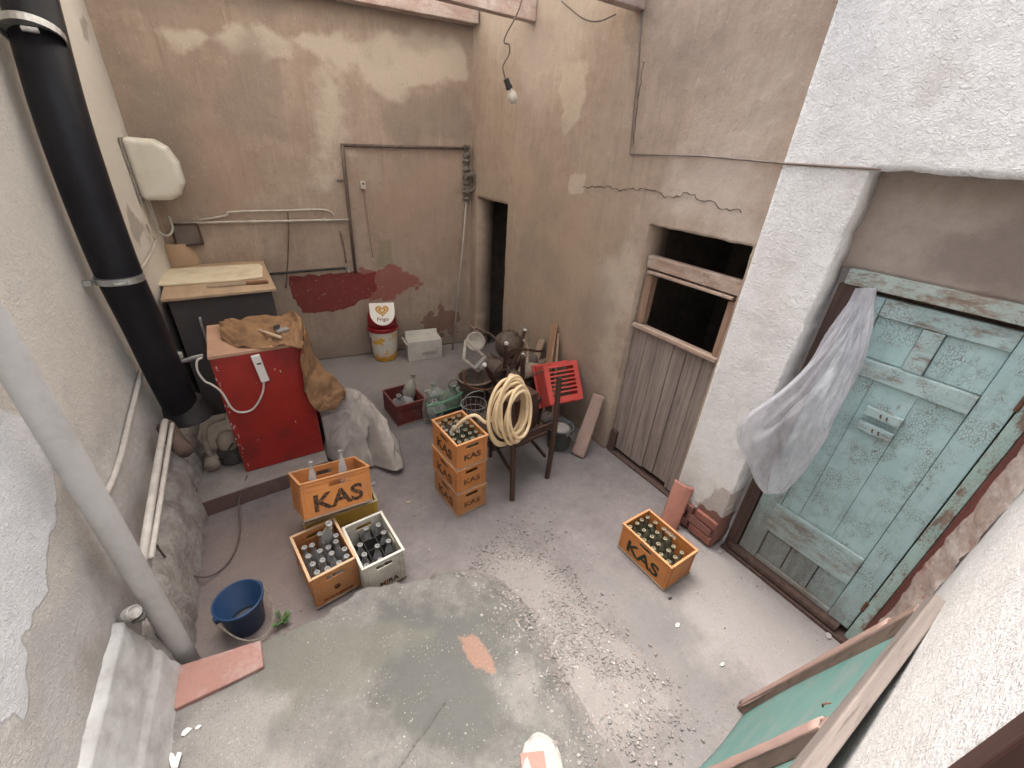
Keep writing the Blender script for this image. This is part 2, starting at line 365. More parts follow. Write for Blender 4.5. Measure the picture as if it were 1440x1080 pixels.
# ---- walls
PLASTER1, PLASTER2 = (.44, .35, .285), (.30, .228, .182)
BL_ = lambda pts: uz(pts, BWA, BWB)
bw_masks = {
 'paint': lambda u, z: blot(u, z, BL_([(405, 390), (490, 384), (527, 384), (530, 410), (500, 428), (470, 436), (425, 442), (412, 420)]), .02, .05, 9, 41),
 'thin': lambda u, z: blot(u, z, BL_([(510, 380), (548, 374), (580, 384), (597, 400), (562, 414), (520, 424)]), .03, .09, 11, 42),
 'green': lambda u, z: blot(u, z, BL_([(531, 338), (549, 338), (552, 374), (532, 376)]), .03, .04, 7, 43),
 'cream': lambda u, z: np.maximum.reduce([blot(u, z, BL_([(440, 40), (655, 60), (658, 108), (600, 128), (540, 138), (500, 100), (420, 75), (250, 60), (200, 40)]), .06, .22, 3, 44), .8 * blot(u, z, BL_([(450, 90), (480, 90), (490, 280), (430, 280)]), .2, .3, 3, 46)]),
 'damp_shade': lambda u, z: np.maximum.reduce([blot(u, z, BL_([(535, 142), (655, 118), (660, 195), (560, 200)]), .05, .16, 4, 47), .9 * blot(u, z, BL_([(300, 65), (380, 80), (395, 200), (300, 175)]), .12, .3, 3, 48), sm(.6, .15, z + (fbm(u * 3, z * 3, 49) - .5) * .6) * .8, .8 * sm(3.5, 4.0, z + (fbm(u * 2, z * 2, 50) - .5) * .7), .8 * blot(u, z, BL_([(150, 60), (250, 100), (300, 290), (210, 300)]), .15, .3, 3, 60)]),  # damp stains, with the roof's shade painted along the wall top
 'pink': lambda u, z: np.maximum(blot(u, z, BL_([(255, 170), (350, 190), (345, 285), (270, 285)]), .12, .25, 3, 51), .8 * blot(u, z, BL_([(500, 230), (655, 225), (650, 370), (520, 370)]), .2, .4, 3, 52)),
 'chip': lambda u, z: blot(u, z, BL_([(595, 445), (630, 432), (648, 440), (645, 470), (590, 470)]), .03, .16, 12, 53) * .9,
}
bm_ = masked('rear_plaster', PLASTER1, PLASTER2, [('pink', (.38, .27, .21), .5), ('cream', (.53, .46, .385), .8), ('damp_shade', (.25, .205, .172), .55), ('green', (.22, .22, .13), .55), ('thin', (.27, .075, .062), .8), ('paint', (.20, .035, .035), .95), ('chip', (.20, .11, .085), .8)], 1.3, ((3, 3, .22), (.24, .19, .155), .45), .92, (16, .6, .008), (90, .22), None, None, (38, .55, (.56, .49, .41)))
tag(wall('plaster_wall', BWA, BWB, 0, 4.6, [], bm_, bw_masks, .25, .025, .014, None, 2), 'brown plaster wall with a dark red paint patch and thin pipes behind the waste bin', 'wall')

RWA, RWB = (XR, 5.95), (XR, 1.44)
RL = lambda pts: uz(pts, RWA, RWB)
def crackmask(u, z, pts, w=.012, seed=1):
    P = RL(pts); d = np.full(u.shape, 9.)
    for a, b in zip(P[:-1], P[1:]):
        a = np.array(a); e = np.array(b) - a; t = np.clip(((u - a[0]) * e[0] + (z - a[1]) * e[1]) / (e @ e), 0, 1)
        d = np.minimum(d, np.hypot(u - a[0] - t * e[0], z - a[1] - t * e[1] + (vnoise(u * 25, z * 0, seed) - .5) * .03))
    return (d < w) * 1.
rw_masks = {
 'cream': lambda u, z: np.maximum.reduce([blot(u, z, RL([(790, 95), (825, 100), (822, 175), (795, 185)]), .05, .15, 4, 61), blot(u, z, RL([(800, 245), (822, 248), (820, 270), (803, 270)]), .03, .05, 8, 62), .7 * blot(u, z, RL([(840, 380), (900, 330), (870, 560), (825, 600)]), .12, .25, 3, 63)]),
 'pale': lambda u, z: np.maximum(.8 * sm(2.9, 4.0, z + (fbm(u * 2.5, z * .8, 64) - .5) * 1.4) * sm(3.3, 2.2, u), .9 * blot(u, z, RL([(1060, 130), (1110, 150), (1060, 340), (900, 300), (960, 250)]), .2, .4, 3, 68)),
 'damp_shade': lambda u, z: np.maximum.reduce([blot(u, z, RL([(815, 440), (850, 400), (840, 600), (800, 620)]), .12, .25, 4, 65), .9 * sm(.5, .1, z + (fbm(u * 3, z * 3, 66) - .5) * .4), .9 * blot(u, z, RL([(940, 0), (1165, 0), (1100, 100), (1010, 200), (960, 140)]), .2, .5, 3, 67), .9 * blot(u, z, RL([(880, 25), (912, 25), (895, 130), (882, 110)]), .04, .1, 6, 69), .6 * blot(u, z, RL([(740, 150), (800, 200), (790, 420), (730, 400)]), .15, .5, 4, 75)]),
 'ochre': lambda u, z: .8 * blot(u, z, RL([(720, 230), (1000, 240), (900, 320), (850, 520), (740, 520)]), .3, .5, 2, 70),
 'crackx': lambda u, z: 0 * np.maximum(crackmask(u, z, [(808, 262), (850, 262), (880, 268), (905, 264), (940, 278), (970, 272), (1010, 290), (1050, 300)], .010, 3), crackmask(u, z, [(893, 60), (905, 90), (896, 150), (890, 212)], .007, 4)),
}
rm_ = masked('side_plaster', (.43, .335, .265), (.31, .237, .186), [('ochre', (.40, .30, .215), .6), ('pale', (.51, .44, .38), .6), ('cream', (.52, .44, .355), .65), ('damp_shade', (.25, .20, .165), .5), ], 1.5, ((3, 3, .2), (.25, .195, .155), .5), .92, (16, .6, .008), (90, .22), None, None, (34, .5, (.55, .47, .39)))
DARKDOOR = (RWA[1] - 5.44, RWA[1] - 4.66, 0, 2.2); STABLE = (RWA[1] - 2.46, RWA[1] - 1.56, -.01, 2.32)
rw = tag(wall('plaster_wall', RWA, RWB, 0, 4.6, [DARKDOOR, STABLE], rm_, rw_masks, .26, .025, .014, None, 71, .008), 'ochre plaster wall with a narrow dark doorway and the half door opening', 'wall')
def crack(parent, px, X, seed, r=.0045):
    rg = random.Random(seed); P = [PX(x, y, X) for x, y in px]; Q = []
    for a, b in zip(P[:-1], P[1:]):
        for k in range(7): t_ = k / 7; q = a * (1 - t_) + b * t_; Q.append((X + .002, q[1] + rg.uniform(-.012, .012), q[2] + rg.uniform(-.014, .014)))
    o = MB().tube(Q, [.75 * r * rg.uniform(.3, 1.2) for _ in Q], 6).shift(parent.location).build('crack', M('crack_dark', (.07, .052, .042), (.10, .075, .06), 20, 1., 0), parent)
for px_, sd0 in (([(818, 263), (850, 262), (880, 268), (905, 264), (940, 278), (970, 272), (1010, 290), (1050, 300)], 3), ([(893, 60), (905, 90), (896, 150), (890, 212)], 4)): crack(rw, px_, XR - .006, sd0)
# rooms behind its openings (unlit, so they read black)
rmat = M('room_plaster', (.22, .18, .15), (.15, .12, .10))
def room(y0, y1, z1, depth, nm, lab):
    mb = MB(); x0 = XR + .262; x1 = x0 + depth; ya, yb = y0 - .5, y1 + .5; zt = z1 + .4
    for c, d in (((x1 + .05, (ya + yb) / 2, zt / 2), (.1, yb - ya, zt)), (((x0 + x1) / 2, ya - .05, zt / 2), (depth, .1, zt)), (((x0 + x1) / 2, yb + .05, zt / 2), (depth, .1, zt)), (((x0 + x1) / 2, (ya + yb) / 2, zt + .05), (depth, yb - ya, .1)), (((x0 + x1) / 2, (ya + yb) / 2, -.06), (depth, yb - ya, .1))): mb.box(c, d)
    o = mb.shift(rw.location).build(nm, rmat, rw); o['label'] = lab
room(4.66, 5.42, 2.2, 1.6, 'storeroom', 'dark room seen through the narrow doorway'); room(1.75, 2.46, 2.32, 1.9, 'storeroom', 'dark room behind the half door')

# white rendered facade: pillar, lintel and the return beyond the green door
FX = 2.80
FA, FB = (FX, 1.47), (FX, -.085)
fac = empty('rendered_facade', (FX, .7, 0), 'rough white rendered pillar and lintel framing the green door', 'wall')
FLp = lambda pts: uz(pts, FA, FB)
fmasks = {
 'grime': lambda u, z: np.maximum.reduce([.75 * blot(u, z, [(-.1, -.1), (.6, -.1), (.6, .55), (.3, .75), (-.1, .5)], .15, .3, 4, 81), .8 * blot(u, z, FLp([(1190, 255), (1225, 240), (1215, 300), (1180, 290)]), .06, .2, 6, 82), .6 * blot(u, z, FLp([(1110, 235), (1160, 240), (1100, 480), (1010, 620)]), .12, .35, 5, 83), .7 * blot(u, z, FLp([(1320, 20), (1380, 40), (1350, 120), (1310, 90)]), .08, .3, 6, 84)]),
 'bare': lambda u, z: blot(u, z, [(-.05, -.1), (.47, -.1), (.47, .33), (.36, .36), (.2, .26), (-.05, .3)], .02, .07, 9, 85),
 'smooth': lambda u, z: blot(u, z, [(.22, .3), (.47, .3), (.47, .62), (.35, .6)], .03, .06, 7, 86) * .8,
}
fm_ = masked('white_render', (.80, .785, .77), (.71, .69, .675), [('grime', (.55, .50, .46), .6), ('smooth', (.42, .36, .33), .8), ('bare', (.20, .09, .07), .95)], 2.2, None, .9, (24, .8, .012), (95, .12), None, (44, 2.0))
DOOR = (1.47 - 1.03, 1.70, -.01, 2.81)
f1 = wall('pillar_and_lintel', FA, FB, 0, 5.2, [DOOR], fm_, fmasks, .17, .022, .012, fac, 87, .012)
# plaster field above the door, inside the recess
pm = wall('transom_panel', (2.962, 1.10), (2.962, -.08), 2.31, 2.9, [], masked('transom_plaster', (.41, .345, .30), (.30, .245, .212), [('damp_shade', (.19, .155, .135), .7)], 2.5, None, .92, (25, .5, .005)), {'damp_shade': lambda u, z: blot(u, z, [(.4, 2.3), (1.2, 2.3), (1.2, 2.65), (.7, 2.6)], .1, .3, 4, 88)}, .1, .03, .008, fac, 89)
# exposed bricks at the pillar's foot
bmb = [M('brick_a', (.30, .12, .09), (.22, .09, .07), 12, .9, .6, 40), M('brick_b', (.23, .11, .09), (.17, .075, .065), 12, .9, .6, 40)]
for k, (y0, y1, z0) in enumerate(((1.035, 1.25, .03), (1.06, 1.30, .115), (1.035, 1.24, .20), (1.26, 1.44, .03), (1.31, 1.46, .115), (1.25, 1.46, .20))):
    MB().box((FX - .002, (y0 + y1) / 2, z0 + .036), (.05, y1 - y0 - .012, .072)).jitter(.004).shift(fac.location).build('brick', bmb[k % 2], fac, bevel=.006)

# left wall
LL = lambda pts: uz(pts, LWA, LWB)
lw_masks = {
 'white': lambda u, z: np.maximum(blot(u, z, LL([(-200, 600), (0, 560), (40, 590), (85, 700), (80, 790), (40, 860), (30, 990), (-10, 1000), (-200, 1100)]), .03, .10, 6, 91), .0),
 'cream': lambda u, z: .8 * blot(u, z, [(1.5, 1.2), (7, 1.0), (7, 4.6), (1.5, 4.6)], .4, .4, 2, 92),
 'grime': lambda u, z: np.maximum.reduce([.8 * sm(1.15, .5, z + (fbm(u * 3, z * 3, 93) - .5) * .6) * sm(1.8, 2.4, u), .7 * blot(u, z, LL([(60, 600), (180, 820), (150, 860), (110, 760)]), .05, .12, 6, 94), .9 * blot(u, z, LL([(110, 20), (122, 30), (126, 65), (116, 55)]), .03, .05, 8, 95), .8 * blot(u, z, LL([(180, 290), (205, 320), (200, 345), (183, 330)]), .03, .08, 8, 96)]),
 'grey': lambda u, z: blot(u, z, [(-.2, -.1), (2.9, -.1), (2.75, .75), (2.6, 1.15), (-.2, 1.1)], .06, .22, 4, 97),
}
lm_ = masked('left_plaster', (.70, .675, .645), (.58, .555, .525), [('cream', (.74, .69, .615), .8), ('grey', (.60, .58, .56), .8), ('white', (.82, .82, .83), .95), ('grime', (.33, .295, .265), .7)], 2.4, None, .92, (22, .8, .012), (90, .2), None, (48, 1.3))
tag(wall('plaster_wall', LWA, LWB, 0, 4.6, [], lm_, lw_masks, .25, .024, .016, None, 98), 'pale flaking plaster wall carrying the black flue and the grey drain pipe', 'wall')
# plinth along its foot, broken render
def lx(y): return LWA[0] + (LWB[0] - LWA[0]) * (y - LWA[1]) / (LWB[1] - LWA[1])
def plinth():
    mb = MB(); ny = 150; ring = []
    for j in range(ny + 1):
        y = .2 + 3.9 * j / ny; x = lx(y); f = float(fbm(np.array(y * 5), np.array(1.), 101)) - .5; g = float(fbm(np.array(y * 17), np.array(4.), 102)) - .5
        h = (.20 if y < 1.98 else .40) + f * .12 + g * .07; w = .09 + f * .04 + g * .035
        ring.append([(x - .02, y, h + .06), (x + w * .45, y, h + .03 + g * .03), (x + w * .8, y, h - .03), (x + w + g * .02, y, h * .6), (x + w + .02 + f * .05, y, .12), (x + w + .03, y, -.03)])
    n = 6; vs = [p for r in ring for p in r]; fs = [(j * n + k, j * n + k + 1, (j + 1) * n + k + 1, (j + 1) * n + k) for j in range(ny) for k in range(n - 1)]
    mb.add(vs, fs + [tuple(range(n - 1, -1, -1)), tuple(ny * n + k for k in range(n))])
    return mb
one('wall_plinth', plinth(), M('plinth_render', (.46, .43, .40), (.30, .265, .24), 9, .95, 1., 24, .018, (.20, .165, .15), .7), 'crumbling grey render plinth along the foot of the left wall', 'plinth', smooth=True)
# smooth pale cement strip near the camera
def fil(u, v):
    y = .6 + 1.37 * v; n = float(fbm(np.array(u * 3), np.array(y * 6), 161)) - .5; n2 = float(fbm(np.array(u * 9), np.array(y * 20), 162)) - .5
    return (lx(y) + .022 - (.035 if u < .03 else 0) + .10 * u + .02 * n + .008 * n2 + .009 * (u > .62) , y + (.05 * n if v > .9 else 0), .70 - .50 * u + .03 * n * (u < .2) + .02 * n2)
mb = MB().grid(fil, 24, 90)
one('cement_fillet', mb, M('cement_pale', (.52, .515, .505), (.40, .39, .375), 5, .9, .5, 30, .006, (.33, .31, .29), .5), 'smooth pale cement fillet along the lower left wall by the camera', 'fillet', smooth=True)

# house wall beneath the camera, with a window opening to look out of
HA, HB = (3.0, -.078), (-1.3, -.215)
hw = wall('rendered_wall', HA, HB, 0, 5.2, [(2.285, 3.55, 1.75, 3.5)], masked('house_render', (.70, .685, .67), (.60, .58, .565), [('bare', (.30, .17, .14), .8)], 2.2, None, .9, (28, .8, .010), (80, .22), None, (46, 1.8)), {'bare': lambda u, z: blot(u, z, [(-.1, -.1), (.18, -.1), (.16, .6), (.12, 1.3), (-.1, 1.3)], .03, .09, 9, 111)}, .3, .025, .010, None, 112)
tag(hw, 'bright white rendered house wall behind the leaning teal panel', 'wall')
wfm = wood('window_wood', (.07, .033, .027), (.045, .022, .019))
hd = np.array([HB[0] - HA[0], HB[1] - HA[1]]); hd = hd / np.hypot(*hd)
wf = empty('window_frame', (HA[0] + hd[0] * 2.8, HA[1] + hd[1] * 2.8 - .02, 1.75), 'dark brown wooden window frame in the white house wall', 'window frame')
def hp(u, z, off=0.): return (HA[0] + hd[0] * u - hd[1] * off * -1, HA[1] + hd[1] * u + hd[0] * off * -1, z)
for nm, a, b in (('jamb', hp(2.317, 1.75, -.03), hp(2.317, 3.5, -.03)), ('jamb', hp(3.515, 1.75, .012), hp(3.515, 3.5, .012)), ('sill', hp(2.355, 1.785, .012), hp(3.48, 1.785, .012)), ('head', hp(2.355, 3.465, .012), hp(3.48, 3.465, .012))):
    MB().bar(a, b, .07, .07, (0, 1, 0) if nm == 'jamb' else (0, 0, 1)).shift(wf.location).build(nm, wfm, wf, bevel=.004)

# splayed jamb of old plaster and brick beyond the green door
mb = MB(); P0 = np.array([2.985, .035]); P1 = np.array([2.795, -.083])
mb.grid(lambda u, v: (P0[0] + (P1[0] - P0[0]) * u + .012 * (float(fbm(np.array(u * 3), np.array(v * 30), 121)) - .5) * 2, P0[1] + (P1[1] - P0[1]) * u + .02 * (float(fbm(np.array(u * 4 + 3), np.array(v * 26), 122)) - .5) * 2, 2.82 * v), 14, 160)
t = NT('jamb_plaster'); c = t.mix(t.step(t.noise(7, 9, .75), .38, .6), (.52, .45, .41), (.36, .265, .225)); c = t.mix(t.step(t.noise(4, 9, .7), .54, .64), c, (.29, .145, .12)); t.col(c); t.rough(.95); t.bump(t.noise(24, 9, .7), .9, .012)
mb.shift(fac.location).build('door_reveal', t.m, fac, smooth=True)['label'] = 'splayed reveal of flaking plaster over red brick'

# ---- roof over the rear of the yard: corrugated translucent sheets on beams
rf = empty('lean_to_roof', (1.2, 4.4, 3.9), 'pale corrugated lean-to roof on old whitewashed beams', 'roof')
t = NT('fibreglass'); t.col(t.mix(t.noise(3), (.80, .78, .72), (.70, .67, .58))); t.rough(.5)
trl = t.n.new('ShaderNodeBsdfTranslucent'); trl.inputs[0].default_value = (.88, .84, .76, 1); mx = t.n.new('ShaderNodeMixShader'); mx.inputs[0].default_value = .7
t.l.new(t.b.outputs[0], mx.inputs[1]); t.l.new(trl.outputs[0], mx.inputs[2]); t.l.new(mx.outputs[0], t.out.inputs[0])
def sheet(x0, x1, y0, y1, z0, z1):
    n = int((x1 - x0) / .0127); return MB().grid(lambda u, v: (x0 + (x1 - x0) * u, y0 + (y1 - y0) * v, z0 + (z1 - z0) * v + .018 * math.sin((x0 + (x1 - x0) * u) * 2 * PI / .076)), n, 2)
for x0, x1, dz in ((-1.1, -.12, 0), (-.14, .86, .012), (.84, 1.86, 0), (1.84, 3.15, .012)):
    sheet(x0, x1, 2.95, 6.35, 3.99 + dz, 4.32 + dz).shift(rf.location).build('roof_sheet', t.m, rf, smooth=True)
bmat = wood('beam_wood', (.42, .34, .30), (.30, .20, .17), 0, ((.55, .49, .46), (.40, .27, .24), .35, .5))
def beam(nm, xa, xb, y, zb, h, w, slope=0.):
    MB().bar((xa, y, zb + h / 2), (xb, y - .0, zb + h / 2 + slope), w, h).shift(rf.location).build(nm, bmat, rf, bevel=.008)
beam('beam', -1.0, 2.93, 4.36, 3.87, .19, .10); beam('beam', -.9, 2.93, 2.95, 3.74, .20, .10, 0)
MB().bar((-.7, 6.02, 4.08), (2.93, 5.52, 4.08), .16, .14).shift(rf.location).build('wall_plate', bmat, rf, bevel=.008)
MB().bar((2.1, 1.5, 4.0), (2.93, 1.5, 3.72), .12, .12).build('rafter', bmat, None, bevel=.006)
o = bpy.data.objects['rafter']; tag(o, 'short dark rafter stub jutting over the half door', 'rafter')


# ================================================================== DOORS
# ---- green panel door (faces -x); built in world metres, plane X = 2.95
DX = 2.95
def wearfn(t, nz):
    sp = t.n.new('ShaderNodeSeparateXYZ'); t.l.new(t.tc.outputs['Object'], sp.inputs[0])
    # bare wood towards the foot and the hinge-side bottom corner of the leaf (kicked and rain-worn)
    low = t.math('ADD', sp.outputs['Z'], t.math('MULTIPLY', sp.outputs['Y'], -.55))
    low = t.math('ADD', low, t.math('MULTIPLY', t.math('SUBTRACT', nz, .5), 1.1))
    return t.math('ADD', t.math('MULTIPLY', t.step(low, .08, .72), .75), .25)
GP = wood('green_paint', (.20, .16, .13), (.12, .095, .08), 2, ((.40, .54, .55), (.325, .465, .47), .28, .43), wearfn, .6, 26)
GPH = wood('green_paint_rail', (.25, .20, .16), (.15, .12, .10), 1, ((.40, .515, .515), (.32, .435, .44), .35, .52), wearfn, .65, 26)
GFR = wood('green_frame', (.30, .24, .19), (.20, .15, .12), 1, ((.40, .47, .44), (.34, .40, .37), .42, .57), None, .7, 24)
DKW = wood('dark_wood', (.115, .075, .06), (.07, .045, .04), 2)
dr = empty('panel_door', (DX, .5, .02), 'flaking turquoise green panel door in the white rendered wall', 'door')
def dpart(nm, y0, y1, z0, z1, x, th, mat, par=None, bev=.004):
    mb = MB().box((x + th / 2, (y0 + y1) / 2, (z0 + z1) / 2), (th, y1 - y0, z1 - z0)).shift(dr.location)
    return mb.build(nm, mat, par or dr, bevel=bev)
# leaf
dpart('light_block_board', .03, 1.0, .0, 2.3, DX + .06, .03, DKW)  # unseen dark board added to stop light leaking through the door gaps
dpart('stile', .10, .225, .09, 2.205, DX, .04, GP); dpart('stile', .765, .90, .09, 2.205, DX, .04, GP)
dpart('rail', .228, .762, 2.105, 2.205, DX + .001, .039, GPH)
dpart('rail', .228, .762, 1.76, 1.862, DX - .012, .05, GPH)
dpart('rail', .228, .79, .405, .655, DX - .012, .05, GPH)
dpart('rail', .228, .762, .09, .13, DX + .001, .039, GPH)
dpart('muntin', .465, .555, 1.865, 2.102, DX + .002, .038, GPH)
dpart('panel', .558, .762, 1.865, 2.102, DX + .020, .015, GP); dpart('panel', .228, .462, 1.865, 2.102, DX + .020, .015, GP)
for y0, y1 in ((.228, .427), (.4285, .6385), (.640, .762)): dpart('plank', y0, y1, .658, 1.757, DX + .006 + random.uniform(0, .003), .026, GP, bev=.003)
for y0, y1 in ((.228, .40), (.406, .585), (.591, .762)): dpart('panel', y0, y1, .133, .402, DX + .018, .015, GP)
for z in (1.585, 1.485):                                               # slotted latch: two battens with nail hooks
    mb = MB(); mb.prism([(0, 0), (.175, 0), (.175, .05), (0, .05)], 0, .028)
    b = dpart('latch_batten', .425, .60, z - .027, z + .027, DX - .03, .036, GPH)
    for q in (.49, .52): MB().tube([(DX - .03, q, z + .006), (DX - .045, q, z + .008), (DX - .05, q - .008, z - .006)], .004, 6).shift(dr.location).build('hook', M('rust', (.16, .07, .04), (.09, .045, .03), 30, .8), b)
dpart('weather_board', .14, .96, .045, .085, DX - .05, .09, DKW)
dpart('threshold', .02, 1.0, -.03, .028, DX - .06, .14, DKW)
# frame
dpart('frame_head', .03, .975, 2.235, 2.32, DX - .03, .09, GFR)
dpart('frame_post', .035, .093, .03, 2.232, DX - .012, .07, wood('green_post', (.27, .2, .16), (.17, .12, .1), 2, ((.38, .52, .48), (.32, .45, .42), .42, .5), None, .7))
dpart('frame_post', .91, 1.0, .03, 2.232, DX - .012, .07, DKW)
dpart('frame_trim', -.012, .032, .03, 2.25, DX - .014, .06, wood('red_trim', (.20, .075, .06), (.12, .05, .045), 2))
for z in (.35, 1.9):
    MB().tube([(DX - .012, .098, z - .04), (DX - .012, .098, z + .04)], .010, 10).shift(dr.location).build('hinge', M('rust', ()), dr)
# ---- half door of grey weathered planks
sd = empty('stable_door', (3.0, 2.0, .0), 'weathered grey plank half door with an open top in the ochre wall', 'door')
GW = wood('grey_wood', (.33, .27, .24), (.20, .162, .145), 2, None, None, .85, 20)
GW2 = wood('brown_wood', (.34, .22, .155), (.20, .13, .095), 2, None, None, .8, 22)
GWH = wood('pale_wood_across', (.42, .31, .24), (.22, .145, .11), 1, ((.50, .40, .33), (.36, .27, .22), .45, .6), None, .8, 22)
def spart(nm, c, d, mat, bev=.005, jit=.002): return MB().box(c, d).jitter(jit).shift(sd.location).build(nm, mat, sd, bevel=bev)
ys = [1.57, 1.70, 1.86, 1.99, 2.15, 2.29, 2.445]
for a, b in zip(ys[:-1], ys[1:]):
    bot = random.uniform(.03, .09); spart('plank', (3.02 + random.uniform(-.004, .004), (a + b) / 2, (1.43 + bot) / 2), (.028, b - a - .006, 1.43 - bot), GW)
spart('ledge', (2.99, 2.005, 1.455), (.075, .87, .04), GWH)
spart('post', (3.02, 2.39, 1.70), (.07, .08, .44), GW2); spart('post', (3.02, 1.60, 1.70), (.07, .08, .44), GW2)
spart('crossbeam', (3.01, 2.0, 2.025), (.07, .88, .105), GWH, .008, .004)
spart('crossbeam_lip', (2.985, 2.0, 1.945), (.06, .80, .022), GWH)
spart('rotten_board', (2.985, 2.40, .14), (.03, .09, .25), DKW, .006, .008)
spart('door_sill', (3.03, 2.0, .005), (.14, .86, .03), DKW)

# ================================================================== PIPES, CONDUITS, WIRES
BLK = M('black_pipe', (.008, .008, .011), (.013, .013, .017), 5, .42, .10, 12, .01, (.02, .019, .019), .25, spec=.22)
STEEL = M('galvanised', (.55, .55, .54), (.38, .37, .36), 15, .4, .2, 60, metal=.8)
o3 = .16
def left_pt(x, y, off):
    a = (LWA[0] + off, LWA[1]); b = (LWB[0] + off, LWB[1]); return PL(x, y, a, b)
bp = [tuple(left_pt(x, y, o3)) for x, y in ((-18, -240), (42, 0), (92, 180), (157, 360), (203, 460), (233, 526), (262, 585))]
bpb = empty('flue_pipe', (bp[-1][0], bp[-1][1], bp[-1][2]), 'thick glossy black flue pipe clamped to the left wall', 'pipe')
MB().tube(bp, .116, 28, 6).shift(bpb.location).build('tube', BLK, bpb, smooth=True)
c = np.array(bp[-1])
MB().lathe([(.112, .16), (.135, .14), (.146, .10), (.152, .012), (.165, .0), (.165, -.012), (.15, -.014), (.14, .06)], 28, (c[0] + .015, c[1] + .0, c[2] - .0)).shift(bpb.location).build('collar', M('black_collar', (.018, .017, .018), (.04, .036, .035), 8, .5), bpb, smooth=True)
for px, py in ((46, 47), (168, 391)):
    p = np.array(left_pt(px, py, o3)); i = int(np.argmin([np.hypot(*(np.array(q) - p)[:2]) + abs(q[2] - p[2]) for q in bp]))
    ax = (np.array(bp[min(i + 1, len(bp) - 1)]) - np.array(bp[max(i - 1, 0)])); ax = Vector(ax / np.linalg.norm(ax))
    R = Vector((0, 0, 1)).rotation_difference(ax).to_matrix()
    mb = MB().lathe([(.118, -.018), (.124, -.018), (.124, .018), (.118, .018), (.118, -.018)], 28, p, R)
    cl = mb.shift(bpb.location).build('clamp', STEEL, bpb, smooth=False)
    w = np.array([lx(p[1]) + .0, p[1], p[2]])
    MB().bar(p + np.array([-.12, -.06, 0]), w + np.array([.0, -.06, 0]), .03, .03).shift(bpb.location).build('bracket', STEEL, cl)
    MB().lathe([(.0, -.03), (.012, -.03), (.012, .03), (0, .03)], 8, p + np.array([.02, -.142, 0]), Matrix.Rotation(PI / 2, 3, 'Y')).shift(bpb.location).build('bolt', STEEL, cl)
# grey ribbed drain pipe
GRY = NT('grey_pvc'); c_ = GRY.mix(GRY.step(GRY.noise(5, 8, .7), .4, .75), (.54, .525, .51), (.43, .41, .39)); GRY.col(c_); GRY.rough(.6)
wv = GRY.n.new('ShaderNodeTexWave'); wv.bands_direction = 'Z'; wv.inputs['Scale'].default_value = 16; wv.inputs['Distortion'].default_value = 1.5; GRY.l.new(GRY.tc.outputs['Object'], wv.inputs[0]); GRY.bump(wv.outputs['Fac'], .07, .003)
g0 = PZ(268, 935, 0); gx, gy = g0[0], g0[1] + .0
gp = empty('drain_pipe', (gx, gy, 0), 'grey ribbed plastic drain pipe rising in front of the left wall', 'pipe')
mb = MB().tube([(gx, gy, .0), (gx + .0, gy, 1.2), (gx, gy - .005, 2.4), (gx, gy, 4.6)], .053, 24, 4); mb.shift(gp.location).build('tube', GRY.m, gp, smooth=True)
MB().tube([(gx - .03, gy, .62), (gx - .15, gy, .62)], .012, 8).shift(gp.location).build('bracket', STEEL, gp)
# small broken junction box on the left wall
p = PL(185, 862, (LWA[0] + .06, LWA[1]), (LWB[0] + .06, LWB[1]))
jb = empty('junction_box', p, 'small broken white junction box beside the grey drain pipe', 'junction box')
JW = M('dirty_white', (.62, .60, .56), (.45, .42, .39), 20, .6, .3, 40, .004, (.2, .17, .15), .6)
MB().lathe([(.0, -.04), (.03, -.04), (.034, -.02), (.034, .02), (.03, .03), (.024, .015), (.0, .012)], 14, (0, 0, 0), Matrix.Rotation(.9, 3, 'Y') @ Matrix.Rotation(.5, 3, 'X')).build('body', JW, jb, bevel=.003)
MB().box((.02, -.015, -.035), (.05, .04, .02)).jitter(.007).build('lid', M('dark_grime', (.12, .11, .10)), jb, bevel=.004)
CW = M('grey_conduit', (.42, .38, .34), (.32, .28, .25), 10, .6, .2, 60)
CD = M('brown_conduit', (.15, .115, .095), (.10, .075, .065), 10, .6, .2, 60)
CL = M('pale_conduit', (.56, .52, .47), (.42, .38, .34), 10, .6, .2, 60)
CK = M('black_cable', (.03, .027, .026), (.05, .045, .04), 10, .6, 0)
def run(nm, pts, r, mat, lab, cat, sm_=0, grp=None, clips=()):
    P = [Vector(p) for p in pts]; base = P[-1] if P[-1].z < P[0].z else P[0]
    if not clips: return tag(MB().tube(pts, r, 8, sm_).shift(base).build(nm, mat, None, base, smooth=True), lab, cat, grp)
    e = empty(nm, base, lab, cat, grp); MB().tube(pts, r, 8, sm_).shift(base).build('tube', mat, e, smooth=True)
    for a in clips: MB().box(a, (.035, .03, .035)).shift(base).build('clip', mat, e, bevel=.006)
    return e
def lw(px, off=.02): return [tuple(left_pt(x, y, off)) for x, y in px]
def bw(px, off=.03):
    a = (BWA[0], BWA[1] - off); b = (BWB[0], BWB[1] - off); return [tuple(PL(x, y, a, b)) for x, y in px]
run('conduit', lw([(199, 520), (182, 590), (170, 640), (158, 676), (146, 699)]), .016, CL, 'thin pale conduit slanting down the left wall between the flue and the drain pipe', 'conduit', 3)
run('conduit', lw([(232, 592), (215, 690), (200, 790)], .12), .022, CL, 'wide pale duct strip running along the top of the plinth on the left wall', 'conduit', 3)
run('conduit', lw([(242, 596), (226, 700), (212, 785)], .15), .015, CL, 'thin white tube beside the wide duct strip on the plinth', 'conduit', 3)
